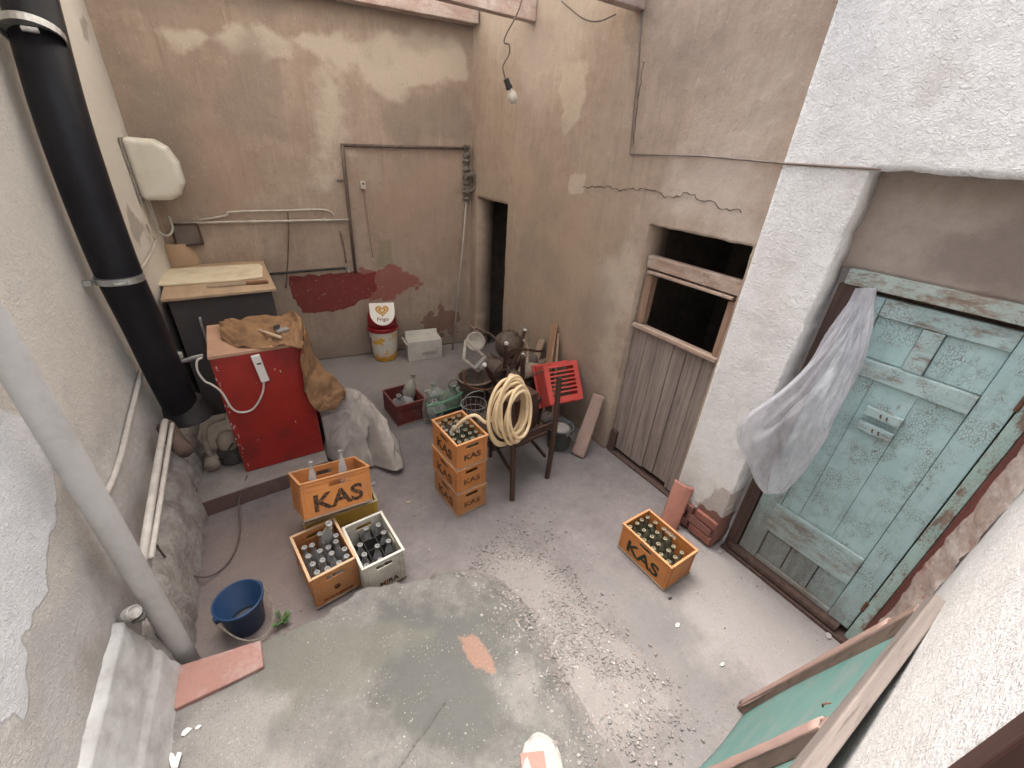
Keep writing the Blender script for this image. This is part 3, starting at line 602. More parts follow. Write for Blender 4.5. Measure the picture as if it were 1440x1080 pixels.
run('cable', [tuple(PL(218, 764, (LWA[0] + .15, LWA[1]), (LWB[0] + .15, LWB[1]))), tuple(PZ(240, 792, .25)), tuple(PZ(272, 810, .10)), tuple(PZ(300, 808, .03)), tuple(PZ(325, 785, .02)), tuple(PZ(337, 750, .03)), tuple(PZ(336, 705, .10)), tuple(PZ(348, 668, .165))], .006, CD, 'thin brown cable looping over the floor from the left wall to the red cabinet', 'cable', 6)
a1 = bw([(479, 204), (657, 209)]); run('conduit', a1, .017, CD, 'brown horizontal conduit high on the rear wall ending at the lagged pipe', 'conduit', 0, None, bw([(525, 205), (551, 206)]))
a2 = bw([(481, 203), (486, 250), (492, 310), (500, 384)]); run('conduit', a2, .019, CD, 'brown vertical conduit descending the middle of the rear wall', 'conduit', 0, None, bw([(486, 250), (487, 262), (493, 318)]))
run('conduit', bw([(483, 254), (474, 254)]), .012, CD, 'short stub poking left from the vertical brown conduit', 'conduit')
run('conduit', bw([(246, 314), (330, 312), (492, 309)]), .013, CL, 'long pale conduit running level across the rear wall above the worktop', 'conduit', 0, None, bw([(456, 309)]))
run('cable', bw([(278, 310), (318, 303), (325, 298), (400, 296), (455, 295), (470, 303)]), .011, CL, 'pale sagging cable just above the long level conduit', 'cable', 4)
run('cable', bw([(405, 297), (406, 330), (404, 380), (402, 405)]), .007, CD, 'thin dark cable hanging from the level conduit to the red paint patch', 'cable', 3)
run('cable', bw([(510, 262), (516, 300), (524, 362)]), .006, M('pink_cable', (.36, .22, .18)), 'thin pinkish cable below the wall socket', 'cable', 3)
run('cable', bw([(478, 325), (483, 345), (487, 370)]), .010, M('brown_cable', (.22, .13, .10)), 'short brown cable end left of the vertical conduit', 'cable', 3)
run('hose', bw([(371, 386), (420, 382), (470, 378), (490, 377)], .05), .016, CK, 'black hose along the top edge of the dark red paint patch', 'hose', 3)
sk = empty('wall_socket', bw([(510, 260)])[0], 'small pale wall socket on the rear wall right of the conduit', 'socket')
MB().box((0, -.01, 0), (.06, .03, .09)).build('plate', CL, sk, bevel=.005); MB().box((0, -.027, .015), (.02, .008, .02)).build('knob', CK, sk)
tp = bw([(489, 379)], .06)[0]; tpe = empty('water_tap', tp, 'small metal tap end at the black hose on the rear wall', 'tap')
MB().tube([(0, .05, 0), (0, -.03, 0), (0, -.045, -.03)], .012, 8).build('spout', STEEL, tpe, smooth=True); MB().box((0, -.01, .025), (.05, .012, .012)).build('handle', STEEL, tpe)
# lagged pipe end in the corner: rags tied round a vertical pipe
q = bw([(660, 204), (660, 222), (659, 245), (657, 265), (656, 282)], .06)
lag = MB(); pr = []
for k in range(26):
    t_ = k / 25; pr.append((.028 + .022 * math.sin(k * 1.9) * .5 + random.uniform(0, .022), .75 * (1 - t_)))
b0 = q[-1]; lag.lathe(pr[::-1], 12, (0, 0, 0), None)
lag.v = [(x + random.uniform(-.008, .008), y + random.uniform(-.008, .008), z * (q[0][2] - b0[2]) / .75) for x, y, z in lag.v]
tag(lag.build('pipe_lagging', M('rag', (.20, .175, .15), (.09, .08, .07), 25, .95, .8, 50), None, b0), 'bundle of grey black rags wrapped round a pipe in the corner', 'lagging')
mb = MB().tube([(.0, -.03, .30), (.05, -.06, .33), (.10, -.07, .26), (.09, -.07, .16), (.02, -.05, .12)], [.03, .035, .03, .022, .02], 8, 4); mb.v = [(x + b0[0], y + b0[1], z + b0[2]) for x, y, z in mb.v]
one('rag', mb, MATS['rag'], 'knotted grey rag sticking out from the wrapped corner pipe', 'rag', smooth=True)
run('pole', [q[-1], tuple(PL(648, 380, (BWA[0], BWA[1] - .12), (BWB[0], BWB[1] - .12))), tuple(PZ(636, 492, .0))], .014, CW, 'thin bare pole leaning in the corner by the white box', 'pole')
# wires by the roof
run('cable', [(2.915, .99, 2.815), (FX - .012, .99, 2.815), (FX - .012, 1.482, 2.815), (2.925, 1.49, 2.815), (2.927, 2.1, 2.83), (2.927, 2.80, 2.815), (2.927, 2.84, 3.1), (2.925, 2.87, 3.4), (2.925, 2.93, 3.74)], .0065, M('dusty_wire', (.20, .16, .135)), 'thin wire crossing the ochre wall and the white pillar', 'wire')
run('cable', [tuple(PX(790, 2, 2.9)), tuple(PX(805, 15, 2.88)), tuple(PX(822, 27, 2.87)), tuple(PX(842, 30, 2.87)), tuple(PX(866, 20, 2.9))], .006, CD, 'slack wire loop sagging under the roof beams', 'wire', 5)
# bare bulb
by = 3.5; cordpx = [(737, -14), (731, 10), (722, 30), (712, 48), (709, 60), (716, 63), (716, 76), (710, 87), (707, 96), (711, 112)]
bulb = empty('hanging_bulb', PY(721, 146, by), 'bare frosted light bulb hanging on a crooked cord', 'light bulb')
MB().tube([tuple(PY(x, y, by)) for x, y in cordpx], .0055, 6, 4).shift(bulb.location).build('cord', CD, bulb, smooth=True)
s0 = Vector(PY(711, 110, by)); s1 = Vector(PY(717, 126, by)); ax = (s1 - s0).normalized(); R = Vector((0, 0, -1)).rotation_difference(ax).to_matrix()
MB().lathe([(.008, .0), (.022, -.005), (.024, -.055), (.028, -.06), (.028, -.075), (.018, -.078)], 16, s0, R).shift(bulb.location).build('socket', CK, bulb, smooth=False)
MB().lathe([(.016, -.07), (.020, -.09), (.036, -.115), (.041, -.14), (.036, -.165), (.022, -.18), (0, -.185)], 18, s0, R).shift(bulb.location).build('glass', M('frosted_glass', (.62, .57, .50), (.55, .50, .44), 10, .3, 0, spec=.5), bulb, smooth=True)

# ================================================================== LEFT REAR CORNER
# ---- white appliance on the left wall
CRM = M('cream_plastic', (.66, .64, .57), (.60, .575, .50), 3, .4, .03, 20, .002, (.45, .40, .33), .35, spec=.4)
dl = PY(207, 285, 5.62); dx0 = lx(5.62) + .012
hdy = empty('hand_dryer', (dx0, 5.62, 2.15), 'cream plastic wall dispenser box high on the left wall', 'dispenser')
w_, h_ = .40, .54; pts = [(0, 0), (.24, 0), (.33, .05), (.385, .15), (.385, .34), (.33, .47), (.24, .53), (0, h_)]
mb = MB(); vs = [(x, 0, z) for x, z in pts]; n = len(pts); vs2 = [(x, .30, z) for x, z in pts]
mb.add(vs + vs2, [tuple(range(n)), tuple(range(2 * n - 1, n - 1, -1))] + [((i + 1) % n, i, i + n, (i + 1) % n + n) for i in range(n)])
mb.build('casing', CRM, hdy, bevel=.055).modifiers['b'].segments = 5
MB().box((-.003, .15, .25), (.016, .32, .56)).build('back_plate', M('grey_plastic', (.33, .30, .27)), hdy, bevel=.003)
MB().box((.375, .15, .24), (.03, .12, .18)).build('side_slot', M('pale_plastic', (.55, .52, .46)), hdy, bevel=.01)
run('cable', [(dx0 + .02, 5.7, 2.16), (dx0 + .03, 5.75, 2.0), (dx0 + .03, 5.78, 1.85), (dx0 + .10, 5.74, 1.80), (dx0 + .16, 5.78, 1.86), (dx0 + .16, 5.82, 1.98)], .012, M('grey_cable', (.42, .40, .36)), 'grey looped cable below the cream dispenser box', 'cable', 5)
run('conduit', [tuple(left_pt(207, 315, .03)), tuple(left_pt(212, 328, .03)), tuple(left_pt(219, 342, .03)), tuple(left_pt(203, 372, .03)), tuple(left_pt(190, 388, .03))], .012, CL, 'bent pale conduit low on the left wall below the dispenser box', 'conduit', 3)
# dark framed panel on the rear wall
pq = bw([(241, 316), (277, 315), (286, 343), (248, 346)], .03)
pe = empty('framed_slate', pq[3], 'small dark framed slate leaning on the rear wall behind the worktop', 'slate')
mb = MB(); mb.add([p for p in pq] + [(p[0], p[1] + .02, p[2]) for p in pq], [(3, 2, 1, 0), (4, 5, 6, 7), (0, 1, 5, 4), (1, 2, 6, 5), (2, 3, 7, 6), (3, 0, 4, 7)]); mb.shift(pe.location).build('slate', M('slate', (.20, .165, .15), (.15, .125, .115), 8, .7), pe)
for a, b in ((0, 1), (1, 2), (2, 3), (3, 0)): MB().bar(np.array(pq[a]) + (0, -.008, 0), np.array(pq[b]) + (0, -.008, 0), .022, .022).shift(pe.location).build('frame', DKW, pe)
# ---- worktop on a dark cabinet
CT = 1.42
ct = empty('cabinet', (-.18, 5.4, 0), 'dark grey cabinet with a light wooden worktop in the rear corner', 'cabinet')
MB().box((-.19, 5.44, CT / 2 - .02), (.86, 1.18, CT - .045)).shift(ct.location).build('body', M('dark_grey_panel', (.085, .078, .078), (.06, .055, .055), 5, .55, .15, 20, .003, (.13, .11, .10), .4), ct, bevel=.006)
MB().box((-.19, 5.42, CT - .012), (.94, 1.27, .026)).shift(ct.location).build('worktop', M('plywood', (.50, .36, .24), (.42, .295, .195), 6, .6, .15, 40, .003, (.30, .21, .15), .5, (1, .15, 1)), ct, bevel=.003)
MB().tube([(-.42, 4.835, .85), (-.42, 4.815, .9), (-.42, 4.815, 1.15), (-.42, 4.835, 1.2)], .012, 8, 3).shift(ct.location).build('handle', STEEL, ct, smooth=True)
bz = CT + .004
bpts = [PZ(x, y, bz) for x, y in ((216, 404), (221, 388), (232, 381), (366, 373), (370, 377), (370, 391), (330, 396))]
one('cutting_board', MB().prism([(p[0], p[1]) for p in bpts], bz, bz + .022), M('pale_board', (.74, .66, .50), (.68, .59, .44), 5, .55, .1, 30, .003, (.50, .40, .28), .4), 'long cream cutting board lying on the worktop', 'cutting board', bevel=.006)
k0 = PZ(346, 398, CT + .02); k1 = PZ(377, 396, CT + .02); kd = (k1 - k0) / np.linalg.norm(k1 - k0)
kn = empty('knife', (k0 + k1) / 2, 'wooden handled knife at the edge of the cutting board', 'knife')
MB().tube([k0, k0 * .6 + k1 * .4, k1], [.016, .021, .017], 10, 3).shift(kn.location).build('handle', wood('knife_handle', (.28, .14, .08), (.18, .09, .05), 0), kn, smooth=True)
MB().bar(k0, k0 - kd * .34 - np.array([0, .03, 0]), .03, .004).shift(kn.location).build('blade', STEEL, kn)
hb = PZ(257, 376, CT)
mb = MB().lathe([(.185, .0), (.18, .012), (.135, .20), (.125, .225), (.115, .23), (.0, .232)], 26, (0, 0, 0), None, 1.05, .8); mb.v = [(x - .06 * z, y, z) for x, y, z in mb.v]
tag(mb.build('felt_hat', M('tan_felt', (.46, .32, .21), (.38, .26, .17), 4, .9, .3, 50), None, (hb[0] + .0, hb[1] + .17, CT), smooth=True), 'tan felt bucket hat sitting at the back of the worktop', 'hat')
# ---- block under the red cabinet, painted brown on its face
PL_ = [PZ(262, 705, .16)[:2], PZ(470, 640, .16)[:2]]
plp = M('plinth_top', (.33, .29, .26), (.25, .22, .20), 6, .95, .5, 30); brp = M('brown_paint', (.16, .10, .085), (.125, .08, .07), 5, .7, .3, 30, .004, (.22, .17, .15), .5)
pb = empty('equipment_plinth', (-.22, 4.1, 0), 'low concrete plinth with a brown painted face under the red cabinet', 'plinth')
mb = MB().prism([(-.78, 3.37), (.31, 3.44), (.36, 4.75), (-.68, 4.75)], .0, .155); mb.jitter(.004).shift(pb.location).build('block', plp, pb, bevel=.012)
mb = MB().prism([(-.775, 3.358), (.305, 3.428), (.305, 3.437), (-.775, 3.367)], .004, .15); mb.shift(pb.location).build('painted_face', brp, pb)
# ---- red cabinet
RB = .157; RH = 1.27; rx0, ry0 = -.34, 3.60; rw_, rdp = .655, .69
REDM = M('red_paint', (.34, .026, .019), (.28, .021, .016), 3, .42, .06, 14, .004, (.12, .022, .02), .6, spec=.35)
rc = empty('red_cabinet', (rx0 + rw_ / 2, ry0 + rdp / 2, RB), 'tall bright red cabinet with a plywood top on the concrete plinth', 'cabinet')
MB().box((0, 0, (RH - RB) / 2), (rw_, rdp, RH - RB)).build('body', REDM, rc, bevel=.008)
MB().box((0, 0, RH - RB + .014), (rw_ + .012, rdp + .012, .026)).build('top', M('worn_ply', (.50, .30, .20), (.42, .25, .165), 7, .7, .2, 30, .003, (.32, .18, .12), .5), rc, bevel=.004)
for k in range(34):
    zz = random.uniform(.05, RH - RB - .05); xx = random.choice((random.uniform(-.3, .3), -.322 + random.uniform(0, .01), -.322 + random.uniform(0, .03)))
    MB().box((xx, -rdp / 2 - .0006, zz), (random.uniform(.004, .010), .001, random.uniform(.004, .03))).build('paint_chip', M('chip_white', (.62, .5, .45)), rc)
ps0 = PY(366, 518, ry0 - .02)
psb = MB().box((0, 0, 0), (.062, .035, .24), R=Matrix.Rotation(-.10, 3, 'Y')); psp = empty('power_strip', (ps0[0], ry0 - .02, ps0[2] - .12), 'white socket strip fixed to the front of the red cabinet', 'socket strip')
psb.v = [(x, y, z + .12) for x, y, z in psb.v]; psb.build('casing', M('white_plastic', (.74, .72, .68), (.68, .66, .61), 4, .4, 0), psp, bevel=.006)
MB().box((.0, -.019, .17), (.03, .006, .012)).build('switch', CK, psp)
wire = [(371, 536), (369, 553), (357, 574), (340, 580), (326, 574), (312, 552), (298, 541), (288, 536), (278, 522), (277, 508), (284, 503)]
P = [tuple(PY(x, y, ry0 - .012)) for x, y in wire[:7]] + [tuple(PY(x, y, ry0 + .03)) for x, y in wire[7:]]
run('cord', P, .0085, M('white_cord', (.70, .64, .58), (.62, .56, .5), 6, .5, 0), 'white cord looping down the front of the red cabinet', 'cord', 6)
g = PY(264, 503, 3.75)
sp_ = empty('door_stop', g, 'grey curved handle bracket at the left side of the red cabinet', 'bracket')
MB().tube([(-.05, 0, .03), (-.06, 0, -.01), (-.02, 0, -.02), (.04, -.02, .0), (.10, -.02, .005)], .016, 10, 4).build('arm', M('grey_arm', (.40, .37, .34)), sp_, smooth=True); MB().lathe([(0, -.02), (.028, -.02), (.028, .02), (0, .02)], 12, (-.05, 0, .03)).build('knob', M('grey_arm', ()), sp_)
# things on the red cabinet
TZ = RH + .028
# burlap sack: lies on the top, then slumps over the right corner
def sack_pt(u, v):
    # u across the strip, v along it
    S = [((310, 462), (330, 490)), ((325, 452), (348, 489)), ((365, 446), (385, 489)), ((405, 442), (417, 486)), ((425, 452), (428, 492))]
    return S
SK = M('burlap', (.31, .175, .088), (.22, .122, .064), 5, .95, .9, 110, .006, (.17, .095, .055), .6)
rows = []
for (a, b) in (((309, 456), (313, 478)), ((318, 452), (330, 487)), ((335, 450), (352, 489)), ((365, 446), (380, 489)), ((390, 443), (400, 488)), ((408, 441), (416, 490))):
    rows.append([PZ(*a, TZ + .02), PZ(*b, TZ + .01)])
fx = rx0 + rw_ + .02; fy = ry0 - .03
def hang(pxa, pxb, ya, yb): return [PY(*pxa, ya), PY(*pxb, yb)]
rows += [hang((421, 446), (424, 492), fy + .52, fy - .03), hang((430, 462), (423, 506), fy + .46, fy - .04), hang((436, 482), (425, 524), fy + .40, fy - .05), hang((444, 503), (428, 545), fy + .34, fy - .03), hang((458, 522), (434, 563), fy + .28, fy - .04), hang((474, 534), (441, 574), fy + .22, fy - .05), hang((486, 546), (452, 579), fy + .18, fy - .06), hang((484, 562), (470, 577), fy + .13, fy - .03)]
rows = np.array(rows)
def catm(arr, t):
    i = min(int(t), len(arr) - 2); f = t - i; p0, p1, p2, p3 = arr[max(i - 1, 0)], arr[i], arr[i + 1], arr[min(i + 2, len(arr) - 1)]
    return .5 * ((2 * p1) + (p2 - p0) * f + (2 * p0 - 5 * p1 + 4 * p2 - p3) * f * f + (3 * p1 - p0 - 3 * p2 + p3) * f ** 3)
def sack(u, v):
    r = catm(rows, v * (len(rows) - 1 - 1e-6)); p = r[0] * (1 - u) + r[1] * u
    n1 = float(fbm(np.array(u * 2.6 + 3), np.array(v * 9), 131)) - .5; n2 = float(fbm(np.array(u * 7), np.array(v * 24), 132)) - .5
    puff = .030 * math.sin(PI * min(max(u, 0), 1)) + (.05 * math.sin(PI * u) if v > .5 else 0)
    d = np.array([.25, -.5, .8]) if v > .45 else np.array([0, 0, 1.])
    e = .02 * math.sin(u * PI * 3 + v * 20) * (.3 + v)
    p = p + d * (puff + n1 * .06 + n2 * .05 + e * .4 - .07 * abs(float(fbm(np.array(u * 3.2), np.array(v * 8), 134, 2)) - .5) - .05 * abs(float(fbm(np.array(u * 7), np.array(v * 17), 135, 2)) - .5) + .02)
    edge = (float(fbm(np.array(v * 20), np.array(u * 2 + 9), 133)) - .5) * .04; p[1] += edge; 
    return tuple(p)
one('burlap_sack', MB().grid(sack, 44, 150), SK, 'brown burlap sack draped over the top and corner of the red cabinet', 'sack', smooth=True, solid=.006)
g0 = PZ(365, 465, TZ + .05); g1 = PZ(396, 475, TZ + .05)
one('wooden_stick', MB().tube([g0, g1], .014, 10), M('pale_stick', (.60, .44, .31), (.52, .37, .25), 12, .7), 'short pale wooden stick lying on the burlap sack', 'stick', smooth=True)
tn = PZ(397, 466, TZ + .045)
te = empty('tin_box', tn, 'small shiny tin lying open on the burlap sack', 'tin'); te.rotation_euler.z = .3
MB().box((0, 0, .012), (.10, .06, .026)).build('tray', STEEL, te, bevel=.004); MB().box((-.03, .02, .04), (.05, .01, .05), R=Matrix.Rotation(.4, 3, 'X')).build('lid', M('tin_dark', (.09, .08, .075)), te, bevel=.002)
# grey dust sheet hanging to the floor beyond the red cabinet
TP = M('dust_sheet', (.41, .37, .335), (.33, .295, .265), 4, .9, .5, 22, .010, (.24, .21, .19), .5)
def tarp(u, v):
    # u around (from the cabinet side, past the front corner, to the far side), v from crown to hem
    top = np.array([PZ(462, 562, .62), PZ(480, 546, .66), PZ(500, 548, .66), PZ(515, 558, .6), PZ(522, 565, .52)])
    hem = np.array([PZ(452, 640, .02), PZ(478, 652, .02), PZ(512, 654, .03), PZ(556, 660, .05), PZ(566, 642, .05)])
    t = u * 4 - 1e-6; a = catm(top, t); b = catm(hem, t)
    mid = (a + b) / 2 + np.array([.03, -.05, .10])
    p = a * (1 - v) ** 2 + 2 * mid * v * (1 - v) + b * v * v
    w = math.sin(u * 11 + .6) * .03 * v + (float(fbm(np.array(u * 5), np.array(v * 3.), 141)) - .5) * .09 * (.3 + v) + (float(fbm(np.array(u * 14), np.array(v * 9.), 142)) - .5) * .02
    fold = -.17 * math.exp(-((u - .62) / .045) ** 2) * sm(.25, .8, v)
    w += -.16 * abs(float(fbm(np.array(u * 4.5 + v), np.array(v * 1.8 + u), 143, 2)) - .5) - .09 * abs(float(fbm(np.array(u * 9 + v * 3), np.array(v * 4.5), 144, 2)) - .5) + .04
    n = np.array([.35, -.85, .2]); p = p + n * (w + fold)
    p[2] = max(p[2], .012); return tuple(p)
mb = MB().grid(tarp, 110, 80)
one('dust_sheet', mb, TP, 'pale grey dust sheet slumped to the floor right of the red cabinet', 'sheet', smooth=True, solid=.004)
bx = empty('covered_stool', (.55, 3.75, 0), 'striped box hidden under the pale grey dust sheet', 'box')
MB().box((-.05, .12, .25), (.30, .42, .50)).build('body', M('striped_card', (.42, .38, .36), (.30, .27, .27), 18, .9, .2, 40, stretch=(1, 1, .05)), bx, bevel=.01)
# pump under the flue
PUM = M('pump_beige', (.40, .34, .275), (.31, .26, .21), 8, .7, .4, 40, .004, (.15, .12, .10), .5); DGR = M('pump_dark', (.055, .05, .05), (.09, .08, .075), 10, .6, .3, 40)
pu = empty('water_pump', (-.42, 3.86, .155), 'old beige and black water pump on the plinth beside the red cabinet', 'pump')
MB().lathe([(.0, 0), (.10, 0), (.115, .02), (.115, .10), (.10, .14), (.085, .15)], 20).build('motor_base', DGR, pu, smooth=False, bevel=.004)
MB().lathe([(.082, .15), (.088, .17), (.085, .24), (.06, .29), (.0, .305)], 20).build('motor_cap', PUM, pu, smooth=True)
MB().lathe([(.0, -.09), (.055, -.09), (.06, .08), (.0, .10)], 16, (-.15, -.05, .08), Matrix.Rotation(PI / 2, 3, 'X')).build('pump_head', PUM, pu, smooth=True)
MB().tube([(-.15, -.05, .12), (-.15, -.05, .30), (-.12, .1, .36), (.02, .16, .36)], .022, 10, 4).build('pipe', PUM, pu, smooth=True)
MB().tube([(-.10, -.10, .10), (-.04, -.15, .16), (.02, -.10, .21), (.06, -.02, .21)], .008, 8, 4).build('cable', CK, pu, smooth=True)
run('drain_elbow', [tuple(left_pt(232, 598, .1)), tuple(left_pt(248, 622, .16)), tuple(left_pt(262, 636, .22))], [.055, .058, .05], M('rust_brown', (.135, .09, .07), (.09, .06, .05), 12, .8, .4), 'stubby rust brown pipe elbow below the black flue', 'pipe')
wr = PZ(272, 690, .17); wre = empty('wrench', wr, 'dark iron pipe wrench lying on the corner of the plinth', 'wrench', rz=.2)
MB().bar((0, 0, .012), (.01, .14, .012), .03, .018).build('handle', DGR, wre, bevel=.004); MB().lathe([(.018, 0), (.035, 0), (.035, .02), (.018, .02), (.018, 0)], 12, (0.012, .165, 0.004)).build('jaw', DGR, wre, bevel=.003); MB().box((0, -.02, .012), (.045, .045, .022)).build('end', DGR, wre, bevel=.004)

# ================================================================== BOTTLE CRATES
ORG = M('crate_orange', (.52, .20, .055), (.44, .16, .042), 4, .55, .1, 40, .003, (.30, .16, .085), .5, spec=.4)
ORG2 = M('crate_orange_faded', (.50, .225, .085), (.42, .18, .062), 3, .6, .1, 40, .003, (.30, .18, .11), .65, spec=.35)
ORG3 = M('crate_orange_bright', (.56, .22, .06), (.47, .17, .045), 5, .5, .1, 40, .003, (.36, .20, .11), .5, spec=.4)
ORR = M('crate_rim', (.58, .28, .12), (.48, .21, .08), 8, .6, .15, 50, .003, (.45, .30, .19), .6)
YEL = M('crate_yellow', (.52, .33, .06), (.43, .27, .05), 4, .55, .1, 40, .003, (.30, .20, .10), .5)
WHT = M('crate_white', (.56, .53, .45), (.46, .43, .37), 5, .6, .1, 40, .003, (.30, .26, .22), .6)
MAR = M('crate_maroon', (.15, .030, .030), (.11, .024, .024), 5, .55, .1, 40, .003, (.20, .12, .10), .5)
DUS = M('dusty_edge', (.34, .27, .21), (.24, .19, .15), 12, .9, .3, 40)
INK = M('black_ink', (.022, .016, .013), (.04, .022, .015), 14, .6, 0, dirt=(.40, .155, .05), dirtamt=.75, dscale=38); INKW = M('worn_ink', (.12, .045, .018), (.04, .022, .014), 9, .6, 0, dirt=(.42, .17, .06), dirtamt=.9, dscale=30)
def crate(name, loc, rz, W, L, Hh, mat, rim, label, group=None, long_text=None, short_text=None, hole_long=True, hole_short=True, ink=None, cat='crate', t=.011, div=None):
    e = empty(name, loc, label, cat, group, rz)
    mb = MB(); mb.box((0, 0, .010), (W - .002, L - .002, .018))
    def side(ax, sg, hole):
        ln = (L if ax == 'x' else W - 2 * t); P = (W if ax == 'x' else L) / 2 - t / 2
        def bx(a0, a1, z0, z1, th=t, off=0.):
            c = ((a0 + a1) / 2); q = sg * (P + off)
            mb.box((q, c, (z0 + z1) / 2) if ax == 'x' else (c, q, (z0 + z1) / 2), (th, a1 - a0, z1 - z0) if ax == 'x' else (a1 - a0, th, z1 - z0))
        zb = .019; zt = Hh - .006
        if hole:
            hw = min(.055, ln * .22); h0, h1 = Hh * .72, Hh * .84
            bx(-ln / 2, ln / 2, zb, h0); bx(-ln / 2, ln / 2, h1, zt); bx(-ln / 2, -hw, h0, h1); bx(hw, ln / 2, h0, h1)
        else: bx(-ln / 2, ln / 2, zb, zt)
        for a in (-ln / 2 + .022, ln / 2 - .022): bx(a - .006, a + .006, .02, Hh * .88, .006, t / 2 + .002)      # ribs
    for ax in 'xy':
        for sg in (-1, 1): side(ax, sg, hole_long if ax == 'x' else hole_short)
    mb.build('shell', mat, e, bevel=.003)
    def ring(z0, z1, o, i, nm, m_, bev):
        r = MB(); 
        for sx in (-1, 1): r.box((sx * (W / 2 + (o - i) / 2), 0, (z0 + z1) / 2), (o + i, L + 2 * o, z1 - z0))
        for sy in (-1, 1): r.box((0, sy * (L / 2 + (o - i) / 2), (z0 + z1) / 2), (W - 2 * i - .0006, o + i, z1 - z0))
        r.build(nm, m_, e, bevel=bev)
    ring(Hh - .0115, Hh, .007, t + .001, 'rim', rim, .004); ring(Hh * .885, Hh * .905, .005, -.0005, 'lip', mat, .002); ring(-.001, .012, .004, .002, 'foot', DUS, .002)
    ink = ink or INK
    if long_text:
        tx, sz, cz = long_text
        text('lettering', tx, sz, ink, e, (-W / 2 - .0022, 0, Hh * cz), (0, -1, 0), (0, 0, 1), sz * .028, .002, 1.18)
        MB().box((-W / 2 - .0022, 0, Hh * .78), (.002, .12, Hh * .10)).build('label_panel', INKW, e) if not hole_long else None
    if short_text:
        tx, sz, cz = short_text
        text('lettering', tx, sz, ink, e, (0, -L / 2 - .0022, Hh * cz), (1, 0, 0), (0, 0, 1), sz * .028, .002, 1.2)
    if div:
        d = MB(); nx, ny, dh = div
        for i in range(1, nx): d.box((-W / 2 + t + (W - 2 * t) * i / nx, 0, dh / 2 + .02), (.004, L - 2 * t - .002, dh))
        for j in range(1, ny):
            for i in range(nx):
                cw = (W - 2 * t) / nx; d.box((-W / 2 + t + cw * (i + .5), -L / 2 + t + (L - 2 * t) * j / ny, dh / 2 + .02), (cw - .006, .004, dh))
        d.build('divider', M('black_divider', (.035, .033, .032), (.07, .065, .06), 20, .7), e)
    return e
STG = 'stacked orange crates'
Fs = PZ(643, 728); rz = math.radians(4)
def loc_of(F, W, L, r): c, s = math.cos(r), math.sin(r); return (F[0] + c * W / 2 - s * L / 2, F[1] + s * W / 2 + c * L / 2)
sx, sy = loc_of(Fs, .285, .42, rz)
CH = .257
lab = ['bottom orange crate of the stack of three beside the hose', 'middle orange crate of the stack of three beside the hose', 'top orange crate of the stack of three, filled with dark bottles']
stack = [crate('bottle_crate', (sx + (.004, -.003, .004)[k], sy, CH * k + .004), rz + (.0, .012, -.01)[k], .285, .42, CH, (ORG2, ORG, ORG3)[k], ORR, lab[k], STG, ('KAS', .125, .36), ('KAS', .075, .40), False, True, (INKW, INKW, INK)[k]) for k in range(3)]
Fk = PZ(932, 832); kx, ky = loc_of(Fk, .30, .47, 0.)
kas = crate('bottle_crate', (kx, ky, .008), math.radians(.5), .30, .47, .262, ORG, ORR, 'single orange crate of dark bottles in front of the white pillar', 'orange crates with black letters', ('KAS', .15, .38), None, True, False, M('ink_green', (.03, .035, .018), (.02, .018, .012), 8))
# group of four at the left
WTS = M('white_soil', (.5, .42, .34))
org = crate('bottle_crate', (.068, 2.30, .02), math.radians(7), .30, .43, .30, ORG2, M('rim_pale', (.62, .42, .26), (.52, .33, .18), 8, .6, .1), 'open orange crate of grey bottles beside the blue bucket', None, None, None, False, True)
text('lettering', 'Marca Registrada', .028, INKW, org, (0, -.217, .045), (1, 0, 0), (0, 0, 1), .0004, .0012)
mb = MB(); mb.lathe([(.018, 0), (.022, 0), (.022, .002), (.018, .002), (.018, 0)], 18, (0, -.2155, .12), Matrix.Rotation(PI / 2, 3, 'X')); mb.box((0, -.2162, .12), (.016, .0012, .004)); mb.box((0, -.2162, .112), (.024, .0012, .004)); mb.build('emblem', INKW, org)
wht = crate('bottle_crate', (.385, 2.21, .015), math.radians(4), .29, .42, .30, WHT, M('rim_white', (.66, .63, .56), (.55, .52, .45), 8, .6, .1), 'dirty white crate with black dividers next to the orange crate', None, None, None, True, True, None, 'crate', .011, (3, 4, .17))
text('lettering', 'MIRA', .06, INKW, wht, (.02, -.2125, .055), (1, 0, 0), (0, 0, 1), .002, .0012)
yel = crate('bottle_crate', (.262, 2.755, .004), math.radians(-1), .53, .36, .30, YEL, M('rim_grey', (.45, .38, .24), (.36, .30, .19), 8, .6), 'yellow crate half hidden below the tilted upper crate', None, None, None, False, False)
text('lettering', 'Schweppes', .085, INK, yel, (.045, -.1822, .15), (1, 0, 0), (0, 0, 1), .0015, .0012)
upk = crate('bottle_crate', (0, 0, 0), 0, .315, .49, .28, ORG3, ORR, 'orange crate tipped across the others with two clear bottles standing up', 'orange crates with black letters', ('KAS', .17, .36), None, True, False)
RU = Matrix.Rotation(.16, 3, 'Z') @ Matrix.Rotation(-.33, 3, 'X') @ Matrix.Rotation(.15, 3, 'Y')
upk.location = Vector((.2415, 2.4885, .406)) + RU @ Vector((0, .1575, 0)); upk.rotation_euler = (RU @ Matrix.Rotation(PI / 2, 3, 'Z')).to_euler()
